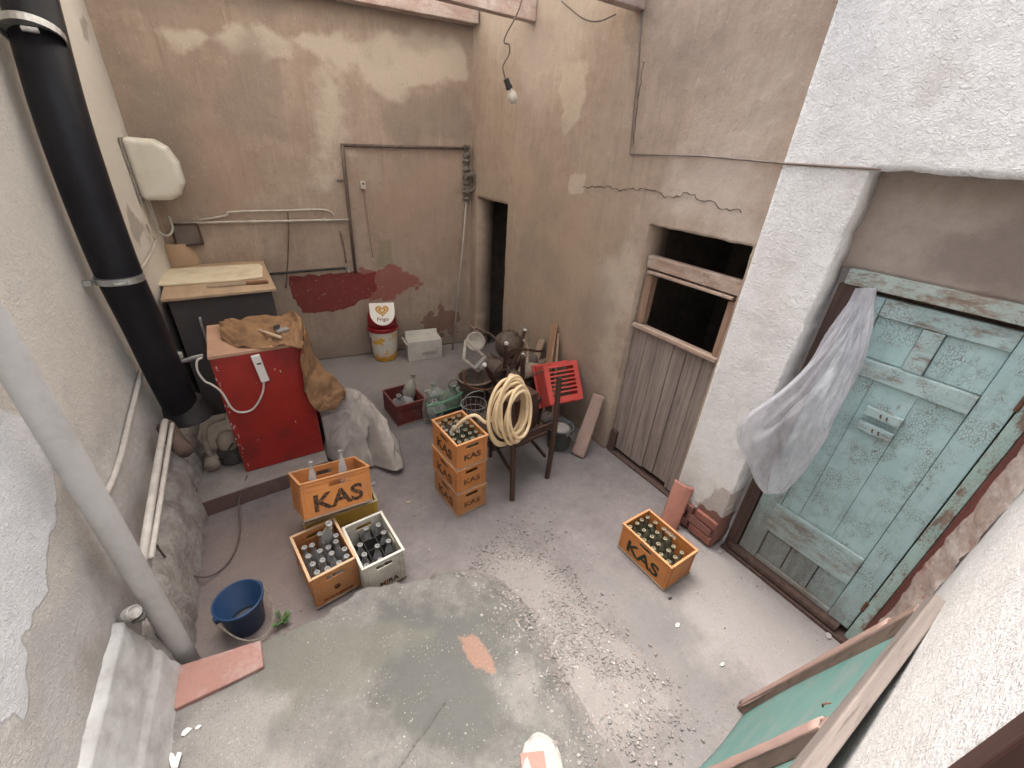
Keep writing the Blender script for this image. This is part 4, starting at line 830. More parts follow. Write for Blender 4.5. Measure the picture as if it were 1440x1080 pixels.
# ---- bottles
def bottle_mb(r, h, nr):
    return MB().lathe([(.0, .004), (r * .9, .0), (r, .008), (r, h * .48), (r * .93, h * .55), (nr * 1.5, h * .74), (nr, h * .82), (nr, h * .94), (nr * 1.25, h * .95), (nr * 1.25, h * .99), (nr * 1.05, h), (nr * .75, h), (nr * .75, h * .9), (nr * .4, h * .88), (0, h * .88)], 12)
GB = M('bottle_dark', (.085, .088, .055), (.05, .048, .032), 25, .35, 0, 20, .003, (.27, .25, .195), .85, spec=.5, dscale=45)
GG = glass('bottle_dusty', (.36, .36, .35), .62, .35); GC = glass('bottle_clear', (.66, .68, .66), .38, .12)
CAPM = M('bottle_mouth', (.33, .285, .19), (.20, .17, .12), 30, .5)
def make_bottle(mat, r, h, nr, cap=None):
    mb = bottle_mb(r, h, nr); o = mb.build('glass_bottle', mat, smooth=True)
    if cap: MB().lathe([(nr * 1.3, h * .955), (nr * 1.5, h * .965), (nr * 1.45, h * 1.004), (nr * .95, h * 1.006), (nr * .9, h * .965)], 12).build('mouth_ring', cap, o, smooth=True)
    return o
proto = {}
def put_bottle(key, args, cr, x, y, z, label, group, tilt=(0, 0), s=1.):
    if key not in proto: proto[key] = make_bottle(*args); o = proto[key]
    else: o = copy_tree(proto[key])
    Rc = cr.rotation_euler.to_matrix(); o.location = cr.location + Rc @ Vector((x, y, z)); o.scale = (s, s, s)
    o.rotation_euler = (Rc @ Matrix.Rotation(tilt[0], 3, 'X') @ Matrix.Rotation(tilt[1], 3, 'Y') @ Matrix.Rotation(random.uniform(0, 6), 3, 'Z')).to_euler()
    tag(o, label, 'bottle', group); return o
for cr, W, L, lab_, skip in ((stack[2], .285, .42, 'dark glass bottle standing in the top crate of the stack', ()), (kas, .30, .47, 'dark glass bottle standing in the single crate by the pillar', ((3, 0), (3, 1)))):
    for i in range(4):
        for j in range(6):
            if (i, j) in skip: continue
            put_bottle('d', (GB, .0295, .225, .0115, CAPM), cr, -W / 2 + .011 + (W - .022) * (i + .5) / 4, -L / 2 + .011 + (L - .022) * (j + .5) / 6, .02, lab_, 'bottles in the ' + ('stack top crate' if cr is stack[2] else 'single crate'), (random.uniform(-.05, .05), random.uniform(-.05, .05)), random.uniform(.96, 1.0))
GMT = M('mouth_grey', (.36, .35, .33), (.26, .25, .24), 30, .4)
for i in range(4):
    for j in range(5):
        if (i, j) in ((0, 4), (1, 4)): continue
        put_bottle('g', (GG, .031, .265, .013, GMT), org, -.15 + .011 + .278 * (i + .5) / 4, -.215 + .011 + .39 * (j + .5) / 5, .02, 'dusty grey bottle standing in the open orange crate', 'bottles in the open orange crate', (random.uniform(-.06, .06), random.uniform(-.06, .06)))
put_bottle('g', None, org, .035, .10, .20, 'dusty grey bottle lying tilted on top of the others in the open orange crate', 'bottles in the open orange crate', (.35, .12), 1.15)
GD = glass('bottle_grey', (.25, .25, .245), .70, .3)
for (i, j) in ((0, 1), (0, 2), (1, 1), (1, 0), (2, 2), (2, 1), (1, 3), (2, 3), (0, 0)):
    put_bottle('w', (GD, .034, .23, .013, GMT), wht, -.145 + .011 + .268 * (i + .5) / 3, -.21 + .011 + .398 * (j + .5) / 4, .02, 'grey bottle standing in the dirty white crate', 'bottles in the white crate', (random.uniform(-.07, .07), random.uniform(-.07, .07)))
b1 = put_bottle('c', (GC, .032, .30, .013, GMT), upk, -.02, .13, .075, 'dusty bottle standing at the left end of the upper orange crate', 'bottles in the upper crate', (.03, .04))
b2 = put_bottle('c', None, upk, .0, -.10, .10, 'clear bottle with a white print standing tall in the upper orange crate', 'bottles in the upper crate', (.0, .05))
MB().lathe([(.0327, .06), (.0329, .06), (.0329, .115), (.0327, .115)], 14).build('paper_label', M('label_print', (.62, .58, .54), (.42, .22, .18), 40, .6), b2)
for x, y in ((-.07, .0), (.06, .03), (-.06, -.10), (.0, .02)): put_bottle('l', (GG, .031, .22, .012, GMT), upk, x, y, .055, 'dusty bottle lying flat at the bottom of the upper orange crate', 'lying bottles in the upper crate', (PI / 2 - .1, random.uniform(-.2, .2)))

# ---- maroon crate with dusty flagons, green crate with demijohns
Fm = PZ(560, 601); mx_, my_ = loc_of(Fm, .35, .42, math.radians(3))
mar = crate('bottle_crate', (mx_, my_, .004), math.radians(3), .35, .42, .27, MAR, M('rim_maroon', (.20, .07, .06), (.15, .05, .045), 8, .6), 'dark maroon crate of dusty flagons behind the stack', None, None, None, False, False)
text('lettering', 'LA CASERA', .05, M('maroon_ink', (.05, .012, .014)), mar, (0, -.2125, .19), (1, 0, 0), (0, 0, 1), .001, .0012)
def flagon_mb(r, h, nr): return MB().lathe([(.0, .005), (r * .85, .0), (r, r * .25), (r * 1.0, h * .42), (r * .86, h * .58), (r * .5, h * .72), (nr, h * .80), (nr, h * .95), (nr * 1.3, h * .955), (nr * 1.3, h), (nr * .8, h), (nr * .8, h * .9), (0, h * .89)], 22)
GDU = glass('flagon_dusty', (.27, .265, .255), .72, .4); GGR = glass('demijohn_green', (.34, .44, .34), .30, .12); GCL = glass('demijohn_clear', (.58, .62, .56), .28, .12)
def flagon(r, h, nr, mat, loc, rot, label, group=None, ring=False):
    o = flagon_mb(r, h, nr).build('demijohn', mat, None, loc, smooth=True); o.rotation_euler = rot; tag(o, label, 'demijohn', group)
    if ring: MB().tube([(r * .45 * math.cos(a), .0, h * 1.03 + r * .45 * math.sin(a)) for a in np.linspace(-PI / 2, PI * 1.5, 22)], .005, 6).build('wire_ring', M('wire_dark', (.10, .09, .08)), o)
    return o
flagon(.085, .26, .022, GDU, (mx_ - .085, my_ + .02, .05), (.25, .05, 0), 'dusty grey flagon tilted in the left of the maroon crate'); flagon(.08, .25, .022, GDU, (mx_ + .05, my_ - .02, .07), (-1.0, .2, .1), 'dusty grey flagon lying at the front of the maroon crate'); flagon(.075, .30, .024, glass('flagon_olive', (.34, .33, .27), .68, .3), (mx_ + .08, my_ + .10, .14), (-.2, .35, 0), 'dusty olive flagon sticking up from the maroon crate')
gx0, gy0 = PZ(611, 606)[:2]
grn = crate('bottle_crate', (gx0 + .24, gy0 + .20, .004), math.radians(4), .44, .36, .22, M('crate_green', (.045, .06, .048), (.03, .04, .034), 5, .6, .1, 40, .003, (.12, .11, .09), .5), M('rim_green', (.12, .30, .19), (.08, .20, .13), 8, .5), 'dark green crate holding glass demijohns behind the stack', None, None, None, False, False)
gl = grn.location
for dx, dy, dz, r, rot, mat, ring, lb in ((-.14, -.07, .10, .105, (.25, -.25, 0), GCL, False, 'clear demijohn tilted at the left of the green crate'), (.03, -.03, .12, .13, (.1, .1, 0), GGR, True, 'large green demijohn with a wire ring in the green crate'), (.16, .06, .12, .10, (-.1, .25, 0), GGR, False, 'green demijohn at the right of the green crate'), (-.05, .15, .10, .11, (-.2, -.1, 0), GCL, False, 'clear demijohn at the back of the green crate'), (.31, .12, .20, .10, (.2, .4, 0), GCL, False, 'clear demijohn perched right of the green crate'), (.16, -.12, .19, .07, (1.2, .1, 1.2), GGR, False, 'small green flagon lying across the green crate')):
    flagon(r, r * 2.5, r * .22, mat, (gl.x + dx, gl.y + dy, gl.z + dz), rot, lb, None, ring)
tb = PZ(604, 592); flagon(.07, .42, .02, glass('tall_clear', (.74, .72, .66), .12, .1), tb, (.03, -.05, 0), 'tall clear bottle standing between the maroon and green crates')
# wire carrier with netting next to the hose
wc = PY(666, 572, 3.05); wm = M('wire_grey', (.30, .31, .28), (.2, .2, .18), 20, .5)
we = empty('wire_basket', (wc[0], wc[1], wc[2] - .12), 'small grey wire basket with a looped handle left of the hose', 'basket')
mb = MB()
for z, r in ((0, .09), (.08, .11), (.16, .125)): mb.tube([(r * math.cos(a), r * math.sin(a), z) for a in np.linspace(0, 2 * PI, 25)], .004, 6)
for a in np.linspace(0, 2 * PI, 15)[:-1]: mb.tube([(.09 * math.cos(a), .09 * math.sin(a), 0), (.125 * math.cos(a), .125 * math.sin(a), .16)], .0025, 5)
mb.build('cage', wm, we); MB().tube([(-.12, 0, .16), (-.10, -.02, .27), (0, -.03, .31), (.10, -.02, .27), (.12, 0, .16)], .005, 6, 5).build('handle', wm, we)

# ================================================================== BIN, BOX, BUCKETS
bl = PZ(543, 503)
binr = empty('waste_bin', (bl[0], bl[1] + .02, 0), 'round white and yellow waste bin with a red swing lid by the rear wall', 'waste bin', None, math.radians(-16))
BT = NT('bin_print'); c = BT.mix(BT.step(BT.noise(6, 5, .6), .53, .60), (.66, .62, .55), (.70, .40, .06)); sp = BT.n.new('ShaderNodeSeparateXYZ'); BT.l.new(BT.tc.outputs['Object'], sp.inputs[0])
lo_ = BT.math('SUBTRACT', 1., BT.step(BT.math('ADD', sp.outputs['Z'], BT.math('MULTIPLY', BT.noise(9), .2)), .14, .24)); c = BT.mix(lo_, c, (.68, .36, .05)); BT.col(c); BT.rough(.4); BT.b.inputs['Specular IOR Level'].default_value = .4
MB().lathe([(.0, .0), (.150, 0), (.158, .01), (.172, .10), (.186, .25), (.198, .46), (.0, .462)], 32).build('body', BT.m, binr, smooth=True).modifiers.new('e', 'EDGE_SPLIT')
RDL = M('bin_red', (.33, .012, .02), (.27, .012, .018), 4, .35, 0, spec=.45)
MB().lathe([(.185, .455), (.212, .458), (.216, .50), (.206, .515), (.0, .516)], 32).build('rim', RDL, binr, smooth=True).modifiers.new('e', 'EDGE_SPLIT')
dome = MB().lathe([(.200, .515), (.198, .60), (.185, .68), (.150, .75), (.09, .79), (.0, .80)], 32)
dome.v = [(x, y, z) for x, y, z in dome.v]; dome.build('lid', RDL, binr, smooth=True)
fl = MB(); fr = Vector((0, -.74, .67)).normalized(); fxv = Vector((1, 0, 0)); fyv = fr.cross(fxv) ; fc = Vector((.015, -.165, .735))
pts = [(-.165, .16), (.165, .16)] + [(.165 * math.cos(a), .02 + -.19 * math.sin(a)) for a in np.linspace(0, PI, 15)]
n = len(pts); fl.add([fc + fxv * x + fyv * y + fr * d for d in (-.02, .004) for x, y in pts], [tuple(range(n - 1, -1, -1)), tuple(range(n, 2 * n))] + [(i, (i + 1) % n, (i + 1) % n + n, i + n) for i in range(n)])
flap = fl.build('flap', M('white_plastic', ()), binr, bevel=.006)
ht = [(16 * math.sin(a) ** 3, 13 * math.cos(a) - 5 * math.cos(2 * a) - 2 * math.cos(3 * a) - math.cos(4 * a)) for a in np.linspace(0, 2 * PI, 50)]
for k, (s_, cm, off) in enumerate(((.0056, (.45, .20, .03), .006), (.0044, (.62, .44, .16), .0075), (.0028, (.45, .12, .02), .009), (.0018, (.72, .56, .3), .0105))):
    mb = MB(); mb.add([fc + fxv * (x * s_) + fyv * (y * s_ + .045) + fr * off for x, y in ht[:-1]] + [fc + fxv * (x * s_) + fyv * (y * s_ + .045) + fr * (off - .003) for x, y in ht[:-1]], [tuple(range(49))] + [(i, i + 49, (i + 1) % 49 + 49, (i + 1) % 49) for i in range(49)])
    mb.build('heart_emblem', M('heart%d' % k, cm, None, 8, .5, 0), flap)
text('lettering', 'Frigo', .075, M('brown_ink', (.16, .08, .05)), flap, fc + fyv * -.085 + fr * .006, fxv, fyv, .001, .002)
hm = MB(); hm.tube([(-.183 + abs(x) * .0004, -.03 + x * .0035, .30 + y * .0045) for x, y in ht], .006, 6); hm.build('side_emblem', M('brown_ink', ()), binr)
Fw = PZ(578, 509)
wb = empty('polystyrene_box', (Fw[0] + .24, Fw[1] + .10, 0), 'battered white cardboard box on the floor right of the waste bin', 'box', None, math.radians(-8))
WB = M('box_white', (.60, .58, .53), (.53, .51, .46), 5, .8, .15, 20, .004, (.40, .36, .31), .5)
MB().box((0, 0, .15), (.50, .24, .30)).jitter(.006).build('body', WB, wb, bevel=.008); MB().box((.0, .10, .335), (.47, .02, .10), R=Matrix.Rotation(-.35, 3, 'X')).jitter(.006).build('flap', WB, wb, bevel=.004); MB().box((-.262, .0, .27), (.02, .20, .09), R=Matrix.Rotation(-.5, 3, 'Y')).jitter(.006).build('flap', WB, wb, bevel=.004)
MB().box((.06, -.1235, .10), (.22, .002, .05)).build('printed_strip', M('faint_print', (.44, .41, .37)), wb)
def bucket(name, loc, r0, r1, h, mat, label, fill=None, handle=True, rz=0., fz=.6):
    e = empty(name, loc, label, 'bucket', None, rz)
    MB().lathe([(.0, .0), (r0, 0), (r0 + .004, .006), (r1 - .004, h - .03), (r1 + .006, h - .028), (r1 + .010, h - .004), (r1 + .004, h), (r1 - .003, h - .004), (r0 - .004, .012), (0, .010)], 36).build('shell', mat, e, smooth=True)
    if fill: MB().lathe([(.0, h * fz + .012), ((r0 + (r1 - r0) * fz) * .5, h * fz + .008), (r0 + (r1 - r0) * fz - .008, h * fz - .004)], 28).build('fill', fill, e, smooth=True)
    for s_ in (-1, 1): MB().box((s_ * (r1 + .008), 0, h - .03), (.02, .035, .045)).build('lug', mat, e, bevel=.006)
    if handle: MB().tube([((r1 + .012) * math.cos(a), -.03 - .10 * math.sin(a) - .06 * math.sin(a), h - .03 - (h - .06) * math.sin(a)) for a in np.linspace(0, PI, 15)], .005, 6).build('handle', M('wire_handle', (.36, .32, .26), (.22, .19, .15), 30, .5), e)
    return e
bb = PZ(349, 880)
bucket('bucket', (bb[0] - .0, bb[1] + .02, .004), .098, .132, .255, M('blue_plastic', (.012, .045, .115), (.010, .036, .095), 4, .45, .03, 20, .002, (.07, .09, .12), .3, spec=.45), 'blue plastic bucket on the floor beside the landing', M('silt', (.10, .105, .115), (.07, .08, .10), 8, .8, .3), True, math.radians(30), .16)
gb = PZ(786, 628)
bucket('bucket', (gb[0], gb[1] + .02, .003), .115, .140, .27, M('grey_plastic_dark', (.095, .10, .098), (.07, .075, .073), 4, .6, .05, 20, .003, (.22, .20, .18), .4), 'dark grey bucket of hardened cement under the red basket', M('cement_fill', (.33, .30, .275), (.25, .225, .205), 7, .9, .5, 30), True, math.radians(80), .9)

# ================================================================== HEAP BY THE WALL
DBR = wood('chair_wood', (.075, .042, .03), (.045, .026, .02), 2, None, None, .55)
CAP = M('white_cap', (.62, .58, .52))
ch = empty('old_chair', (1.88, 2.5, 0), 'dark wooden chair with the cream hose hung over its back', 'chair')
fa, fb = np.array(PZ(720, 703)), np.array(PZ(769, 672)); ta, tb2 = np.array([1.74, 2.56, 1.02]), np.array(PY(787, 530, 2.52))
for a, b in ((fa, ta), (fb, tb2)): MB().tube([a, a * .55 + b * .45 + np.array([0, -.02, 0]), b], [.024, .028, .022], 8, 3).shift(ch.location).build('back_post', DBR, ch)
for q in ((1.78, 2.93), (2.16, 2.95)): MB().tube([(q[0], q[1], 0), (q[0] - .01, q[1] - .02, .45)], [.02, .026], 8).shift(ch.location).build('leg', DBR, ch)
MB().box((1.93, 2.68, .46), (.38, .42, .035), .1).shift(ch.location).build('seat', DBR, ch, bevel=.01)
for f in (.55,): MB().bar(fa * (1 - f) + ta * f, fb * (1 - f) + tb2 * f, .02, .07).shift(ch.location).build('back_rail', DBR, ch, bevel=.005)
MB().bar((1.70, 2.42, .22), (1.78, 2.90, .22), .022, .03).shift(ch.location).build('stretcher', DBR, ch); MB().bar((2.11, 2.45, .22), (2.16, 2.92, .22), .022, .03).shift(ch.location).build('stretcher', DBR, ch)
cb = empty('brown_box', (1.90, 2.72, .478), 'dark brown box with a white label seen inside the hose coil', 'box', None, .15)
MB().box((0, 0, .19), (.34, .26, .38)).build('body', M('brown_card', (.085, .04, .028), (.06, .03, .022), 5, .7), cb, bevel=.006); MB().box((-.02, -.1315, .20), (.075, .002, .13)).build('paper_label', M('blue_white', (.50, .54, .60), (.62, .62, .64), 40, .6), cb)
# hose
HC = np.array(PY(714, 580, 2.44)); hx = np.array([.93, .12, .0]); hz = np.array([.10, .18, .96])
t = NT('hose_cream'); t.col(t.mix(t.step(t.noise(9, 6, .6), .4, .7), (.66, .50, .30), (.56, .41, .24))); t.rough(.45); t.b.inputs['Specular IOR Level'].default_value = .4
path = []; NL = 9
for k in range(NL * 26):
    a = 2 * PI * k / 26; L_ = k // 26; ph = k / 26
    e_ = ph / NL; rx = .212 - .092 * e_ + .012 * math.sin(ph * 2.4); rz_ = .285 - .085 * e_ + .025 * math.sin(ph * 1.6 + 1)
    cxo = .055 * e_ * 1.5 + .012 * math.sin(ph * 3.1); czo = .03 * e_ - .03 * math.sin(ph * 1.1)
    p = HC + hx * (rx * math.sin(a + .25) + cxo) + hz * (rz_ * math.cos(a + .25) + czo) + np.array([0, -.016 * ph + .022 * math.sin(a + ph * 1.7) + .05, 0])
    if L_ in (4, 7): p = p + hz * (-.06 * max(0, -math.cos(a + .25 + (L_ - 5) * .3)) ** 3)
    path.append(tuple(p))
tail = [PY(690, 592, 2.45), PY(668, 584, 2.5), PY(650, 592, 2.55), PY(637, 606, 2.6)]
he = empty('hose_coil', (HC[0], HC[1], HC[2] - .3), 'coiled cream garden hose hanging on the dark chair', 'hose')
MB().tube(path, .0145, 9, 2).shift(he.location).build('coil', t.m, he, smooth=True)
MB().tube([path[0]] + [tuple(p) for p in tail], .0155, 9, 5).shift(he.location).build('loose_end', t.m, he, smooth=True)
pj = tail[-1]; one('plastic_jug', MB().lathe([(0, -.09), (.05, -.09), (.06, -.06), (.06, .02), (.03, .06), (.015, .075), (.015, .10), (0, .10)], 16, tuple(pj + np.array([.05, .05, -.06])), Matrix.Rotation(.5, 3, 'X')), M('jug_white', (.62, .58, .52)), 'small white plastic jug at the loose end of the hose', 'jug', smooth=True)
# chest that carries the heap, upturned stool with white leg caps
chs = empty('wooden_chest', (2.12, 3.32, 0), 'dark wooden chest under the upturned stool', 'chest'); MB().box((0, 0, .22), (.62, .62, .44), .1).build('body', DKW, chs, bevel=.01); MB().box((0, 0, .457), (.66, .66, .03), .1).build('lid', DKW, chs, bevel=.006)
stp = [PY(738, 465, 3.35), PY(712, 484, 3.12), PY(735, 500, 3.05), PY(682, 514, 3.02)]
st = empty('upturned_stool', (2.12, 3.25, .47), 'upturned dark stool with white caps on its legs', 'stool')
sc_ = np.array([2.08, 3.22, .66]); feet = np.array(stp); nrm = np.cross(feet[1] - feet[0], feet[3] - feet[0]); 
MB().lathe([(0, -.02), (.20, -.02), (.21, 0), (.20, .02), (0, .02)], 24, sc_, Matrix.Rotation(.25, 3, 'X') @ Matrix.Rotation(-.3, 3, 'Y')).shift(st.location).build('seat', DBR, st)
for p in stp:
    b = sc_ + (np.array(p) - sc_) * np.array([.35, .35, .05]); l_ = MB().tube([b, tuple(p)], [.026, .019], 8).shift(st.location).build('leg', DBR, st)
    d = (np.array(p) - b); d /= np.linalg.norm(d); MB().tube([np.array(p) - d * .004, np.array(p) + d * .02], .021, 10).shift(st.location).build('cap', CAP, l_, smooth=True)
for i, j in ((0, 1), (1, 3), (2, 3)):
    a = sc_ + (stp[i] - sc_) * .6; b = sc_ + (stp[j] - sc_) * .6; MB().tube([a, b], .011, 7).shift(st.location).build('stretcher', DBR, st)
# dark rounded pot
pp = PY(712, 497, 3.75); one('iron_pot', MB().lathe([(0, -.03), (.10, -.03), (.155, .04), (.175, .11), (.165, .18), (.12, .235), (.07, .25), (.075, .27), (.0, .272)], 26, tuple(pp), Matrix.Rotation(.3, 3, 'Y')), M('brown_metal', (.13, .095, .07), (.075, .055, .045), 6, .45, .2, 30, .003, (.22, .17, .13), .5), 'round brown metal pot on top of the junk heap', 'pot', smooth=True)
one('pot_bail', MB().tube([PY(728, 473, 3.7), PY(735, 458, 3.72), PY(742, 462, 3.72), PY(745, 480, 3.7)], .006, 6, 5), wm, 'thin bent wire loop above the round brown pot', 'wire')
cra = empty('rubble_sacks', (2.45, 3.95, 0), 'brown sack pile under the round pot', 'sacks'); MB().lathe([(0, .0), (.36, .0), (.40, .12), (.36, .30), (.25, .46), (.1, .53), (0, .54)], 20, (0, 0, 0), None, 1., .9).jitter(.02).build('sack', M('sack_dark', (.16, .12, .095), (.10, .075, .06), 6, .95, .6, 40), cra, smooth=True)
# white painted broken frame, hoop basket, tin
fr_ = empty('broken_frame', PY(668, 505, 3.6), 'broken white painted wooden frame in the junk heap', 'frame'); WP = M('old_white_paint', (.46, .42, .36), (.30, .26, .22), 10, .7, .3, 40)
pts = [PY(655, 478, 3.7), PY(683, 503, 3.55), PY(673, 522, 3.5), PY(652, 505, 3.62)]
for a, b in zip(pts, pts[1:] + pts[:1]): MB().bar(a, b, .03, .022).shift(fr_.location).build('batten', WP, fr_, bevel=.003)
one('enamel_basin', MB().lathe([(0, 0), (.07, .0), (.10, .05), (.11, .055), (.095, .05), (.065, .012), (0, .01)], 24, tuple(PY(668, 481, 3.85)), Matrix.Rotation(1.0, 3, 'X') @ Matrix.Rotation(-.3, 3, 'Y')), WP, 'chipped white enamel basin standing on edge in the junk heap', 'basin', smooth=True)
one('wire_stick', MB().tube([PY(659, 455, 3.9), PY(676, 470, 3.85), PY(684, 482, 3.8)], .008, 6, 3), M('pink_cable', ()), 'thin pinkish stick poking up from the junk heap', 'stick')
hb_ = PY(668, 532, 3.4); hoop = empty('hoop_basket', (hb_[0], hb_[1], hb_[2] - .18), 'dark woven hoop basket in front of the white frame', 'basket')
WK = M('wicker', (.11, .08, .06), (.06, .045, .035), 40, .8, .6, 60)
MB().lathe([(0, 0), (.13, 0), (.17, .12), (.185, .2), (.178, .2), (.16, .12), (.12, .01), (0, .012)], 26).build('bowl', WK, hoop, smooth=True); MB().tube([(.185 * math.cos(a), .185 * math.sin(a), .2) for a in np.linspace(0, 2 * PI, 30)], .013, 7).build('hoop', M('bark', (.19, .14, .11), (.12, .09, .07), 20, .8), hoop, smooth=True)
bc = PY(677, 512, 3.35); tn2 = empty('grey_tin', bc, 'small grey tin box with a pale label in the heap', 'tin'); MB().box((0, 0, 0), (.16, .05, .07), R=Matrix.Rotation(-.7, 3, 'Y')).build('body', M('grey_tin', (.26, .25, .23), (.18, .17, .16), 12, .5), tn2, bevel=.004); MB().box((.0, -.027, 0), (.08, .002, .04), R=Matrix.Rotation(-.7, 3, 'Y')).build('paper_label', JW, tn2)
# rolled mat, planks
rl = empty('rolled_mat', PY(740, 522, 3.35), 'pale beige rolled mat lying behind the upturned stool', 'rolled mat'); MB().tube([PY(716, 528, 3.2), PY(768, 514, 3.5)], .085, 20).shift(rl.location).build('roll', M('beige_mat', (.40, .32, .24), (.32, .25, .19), 5, .9, .4, 60), rl, smooth=True)
rs = empty('mat_support', PY(740, 560, 3.4), 'dark wooden box under the rolled mat', 'box'); rs.location.z = 0
mh = float(rl.location.z) - .09; MB().box((0, .1, mh / 2), (.44, .36, mh), .5).build('body', DKW, rs, bevel=.008)
PK = wood('plank_wood', (.40, .245, .15), (.27, .16, .10), 2, None, None, .8, 24); PK2 = wood('plank_pale', (.44, .33, .24), (.33, .24, .17), 2, None, None, .8, 24)
def plank(a, b, w, th, mat, lb): return one('plank', MB().bar(a, b, w, th, (-1, .2, 0)).jitter(.004), mat, lb, 'plank', bevel=.003)
plank((2.45, 3.02, .0), (2.93, 3.52, 1.06), .13, .022, PK, 'reddish plank leaning on the ochre wall behind the red basket'); plank((2.45, 3.45, .0), (2.93, 3.72, .80), .16, .02, PK2, 'pale plank leaning left of the reddish plank'); plank((2.60, 2.98, .0), (2.935, 3.45, .98), .05, .02, PK2, 'narrow split lath leaning right of the reddish plank')
# more of the tangle
def stick(px, ys, r, mat, lb, nm='bent_tube', cat='tube', n=4): return one(nm, MB().tube([tuple(PY(x, y, Y)) for (x, y), Y in zip(px, ys)], r, 8, n), mat, lb, cat, smooth=True)
stick([(712, 505), (716, 493), (735, 491), (757, 494), (766, 492)], [3.2, 3.2, 3.25, 3.3, 3.35], .013, DBR, 'dark bent metal tube arching over the rolled mat')
stick([(736, 478), (741, 485), (742, 500), (741, 512)], [3.3, 3.28, 3.25, 3.2], .014, PK2, 'pale bent stick hooked over the stool legs', 'bent_stick', 'stick')
stick([(734, 500), (735, 520), (733, 540)], [2.98, 2.98, 2.98], .026, DBR, 'short dark post standing upright before the rolled mat', 'post', 'post')
stick([(690, 497), (705, 505), (716, 520), (722, 540)], [3.3, 3.2, 3.1, 3.05], .012, DKW, 'thin dark curved cane across the junk heap', 'cane', 'cane')
stick([(668, 462), (690, 470), (708, 487)], [3.8, 3.7, 3.5], .010, DKW, 'thin dark branch lying over the white frame', 'branch', 'branch')
stick([(652, 520), (655, 540), (675, 548), (700, 545), (718, 533)], [3.25, 3.2, 3.15, 3.1, 3.1], .011, M('rust', ()), 'rusty bent iron rod curving round the hoop basket', 'iron_rod', 'rod', 5)
stick([(746, 530), (757, 524), (768, 522), (764, 532)], [3.05, 3.05, 3.05, 3.05], .009, DKW, 'short dark wire hook by the pale plank', 'hook', 'hook')
stick([(600, 572), (622, 566), (645, 556), (652, 548)], [3.45, 3.45, 3.4, 3.4], .010, M('rim_green', ()), 'thin green plastic tube lying on the green crate', 'plastic_tube', 'tube')
for px_, Y_, s_, mt, nm, lb, cat in (((700, 520), 3.35, .12, 'sack_dark', 'dark_cloth', 'dark crumpled cloth stuffed between the stool legs', 'cloth'), ((745, 508), 3.45, .10, 'rag', 'grey_cloth', 'grey crumpled cloth behind the stool on the heap', 'cloth'), ((690, 600), 2.72, .15, 'wicker', 'shade_filler', 'dark ragged heap added to fill the dark space under the old chair', 'sack'), ((722, 530), 3.1, .09, 'brown_metal', 'tin_can', 'brown dented tin wedged below the stool seat', 'tin')):  # the lump under the chair is added to fill its shaded space
    p_ = PY(*px_, Y_); one(nm, MB().lathe([(0, -1), (.7, -.95), (1, -.3), (.95, .3), (.55, .75), (0, .85)], 16, (0, 0, 0)).jitter(.16), MATS[mt], lb, cat, smooth=True, subsurf=2).scale = (s_, s_, s_)
    o_ = bpy.context.scene.collection.objects[-1]; o_.location = tuple(p_ - np.array([0, 0, s_]))
# curved roof tiles
TER = M('terracotta_dusty', (.34, .235, .195), (.27, .19, .16), 7, .92, .4, 40, .004, (.20, .16, .14), .5); TRR = M('terracotta_red', (.42, .19, .14), (.36, .16, .125), 7, .9, .4, 40, .004, (.27, .15, .13), .5)
def tile(a, b, face, r0, r1, mat, lb, arc=1.25, nm='roof_tile', th=.014):
    a = Vector(a); b = Vector(b); d = (b - a).normalized(); f = Vector(face); f = (f - d * f.dot(d)).normalized(); s_ = d.cross(f)
    def fn(u, v):
        r = r0 + (r1 - r0) * v; an = (u - .5) * 2 * arc; return tuple(a + (b - a) * v + s_ * r * math.sin(an) + f * r * .75 * (math.cos(an) - math.cos(arc)))
    return one(nm, MB().grid(fn, 14, 24).jitter(.0018), mat, lb, 'roof tile', smooth=True, solid=th)
tile((2.60, 2.50, .004), (2.905, 2.63, .60), (-1, -.4, .4), .105, .085, TER, 'dusty grey roof tile leaning on the ochre wall by the dark grey bucket', .8)
tile((2.675, 1.365, .004), (2.778, 1.40, .42), (-1, -.3, .2), .105, .115, TRR, 'red roof tile leaning on the foot of the white pillar', .75)
# red plastic basket, upside down and tilted
RBK = M('basket_red', (.68, .105, .085), (.60, .085, .07), 4, .42, .02, 20, .002, (.42, .09, .07), .4, spec=.4)
bo = np.array((2.655, 2.93, .667)); th_ = -.14; ph_ = 1.0; wv_ = Vector((math.cos(th_), math.sin(th_), 0)); hl_ = Vector((math.sin(th_), -math.cos(th_), 0)); lv = hl_ * math.cos(ph_) + Vector((0, 0, -math.sin(ph_))); nv = lv.cross(wv_).normalized()
if nv.z < 0: nv = -nv
rbk = empty('plastic_basket', bo - np.array(nv) * .22, 'red plastic basket turned upside down on the grey bucket', 'basket')
def rbx(mb, cx, cy, cz, dx, dy, dz):                                   # local: along w, l, n
    R = Matrix((wv_, lv, nv)).transposed(); mb.box(Vector(bo) + wv_ * cx + lv * cy + nv * cz, (dx, dy, dz), R=R if R.determinant() > 0 else R)
Wd, Ld, Dd = .40, .41, .24
mb = MB(); nsl = 7
rbx(mb, -Wd / 2 + .025, 0, 0, .05, Ld, .006); rbx(mb, Wd / 2 - .025, 0, 0, .05, Ld, .006); rbx(mb, 0, -Ld / 2 + .02, 0, Wd - .1, .04, .006); rbx(mb, 0, Ld / 2 - .03, 0, Wd - .1, .06, .006)
for k in range(nsl - 1): rbx(mb, 0, -Ld / 2 + .04 + (Ld - .10) * (k + 1) / nsl, 0, Wd - .1, .017, .006)
mb.shift(rbk.location).build('slotted_base', RBK, rbk, bevel=.002)
mb = MB()
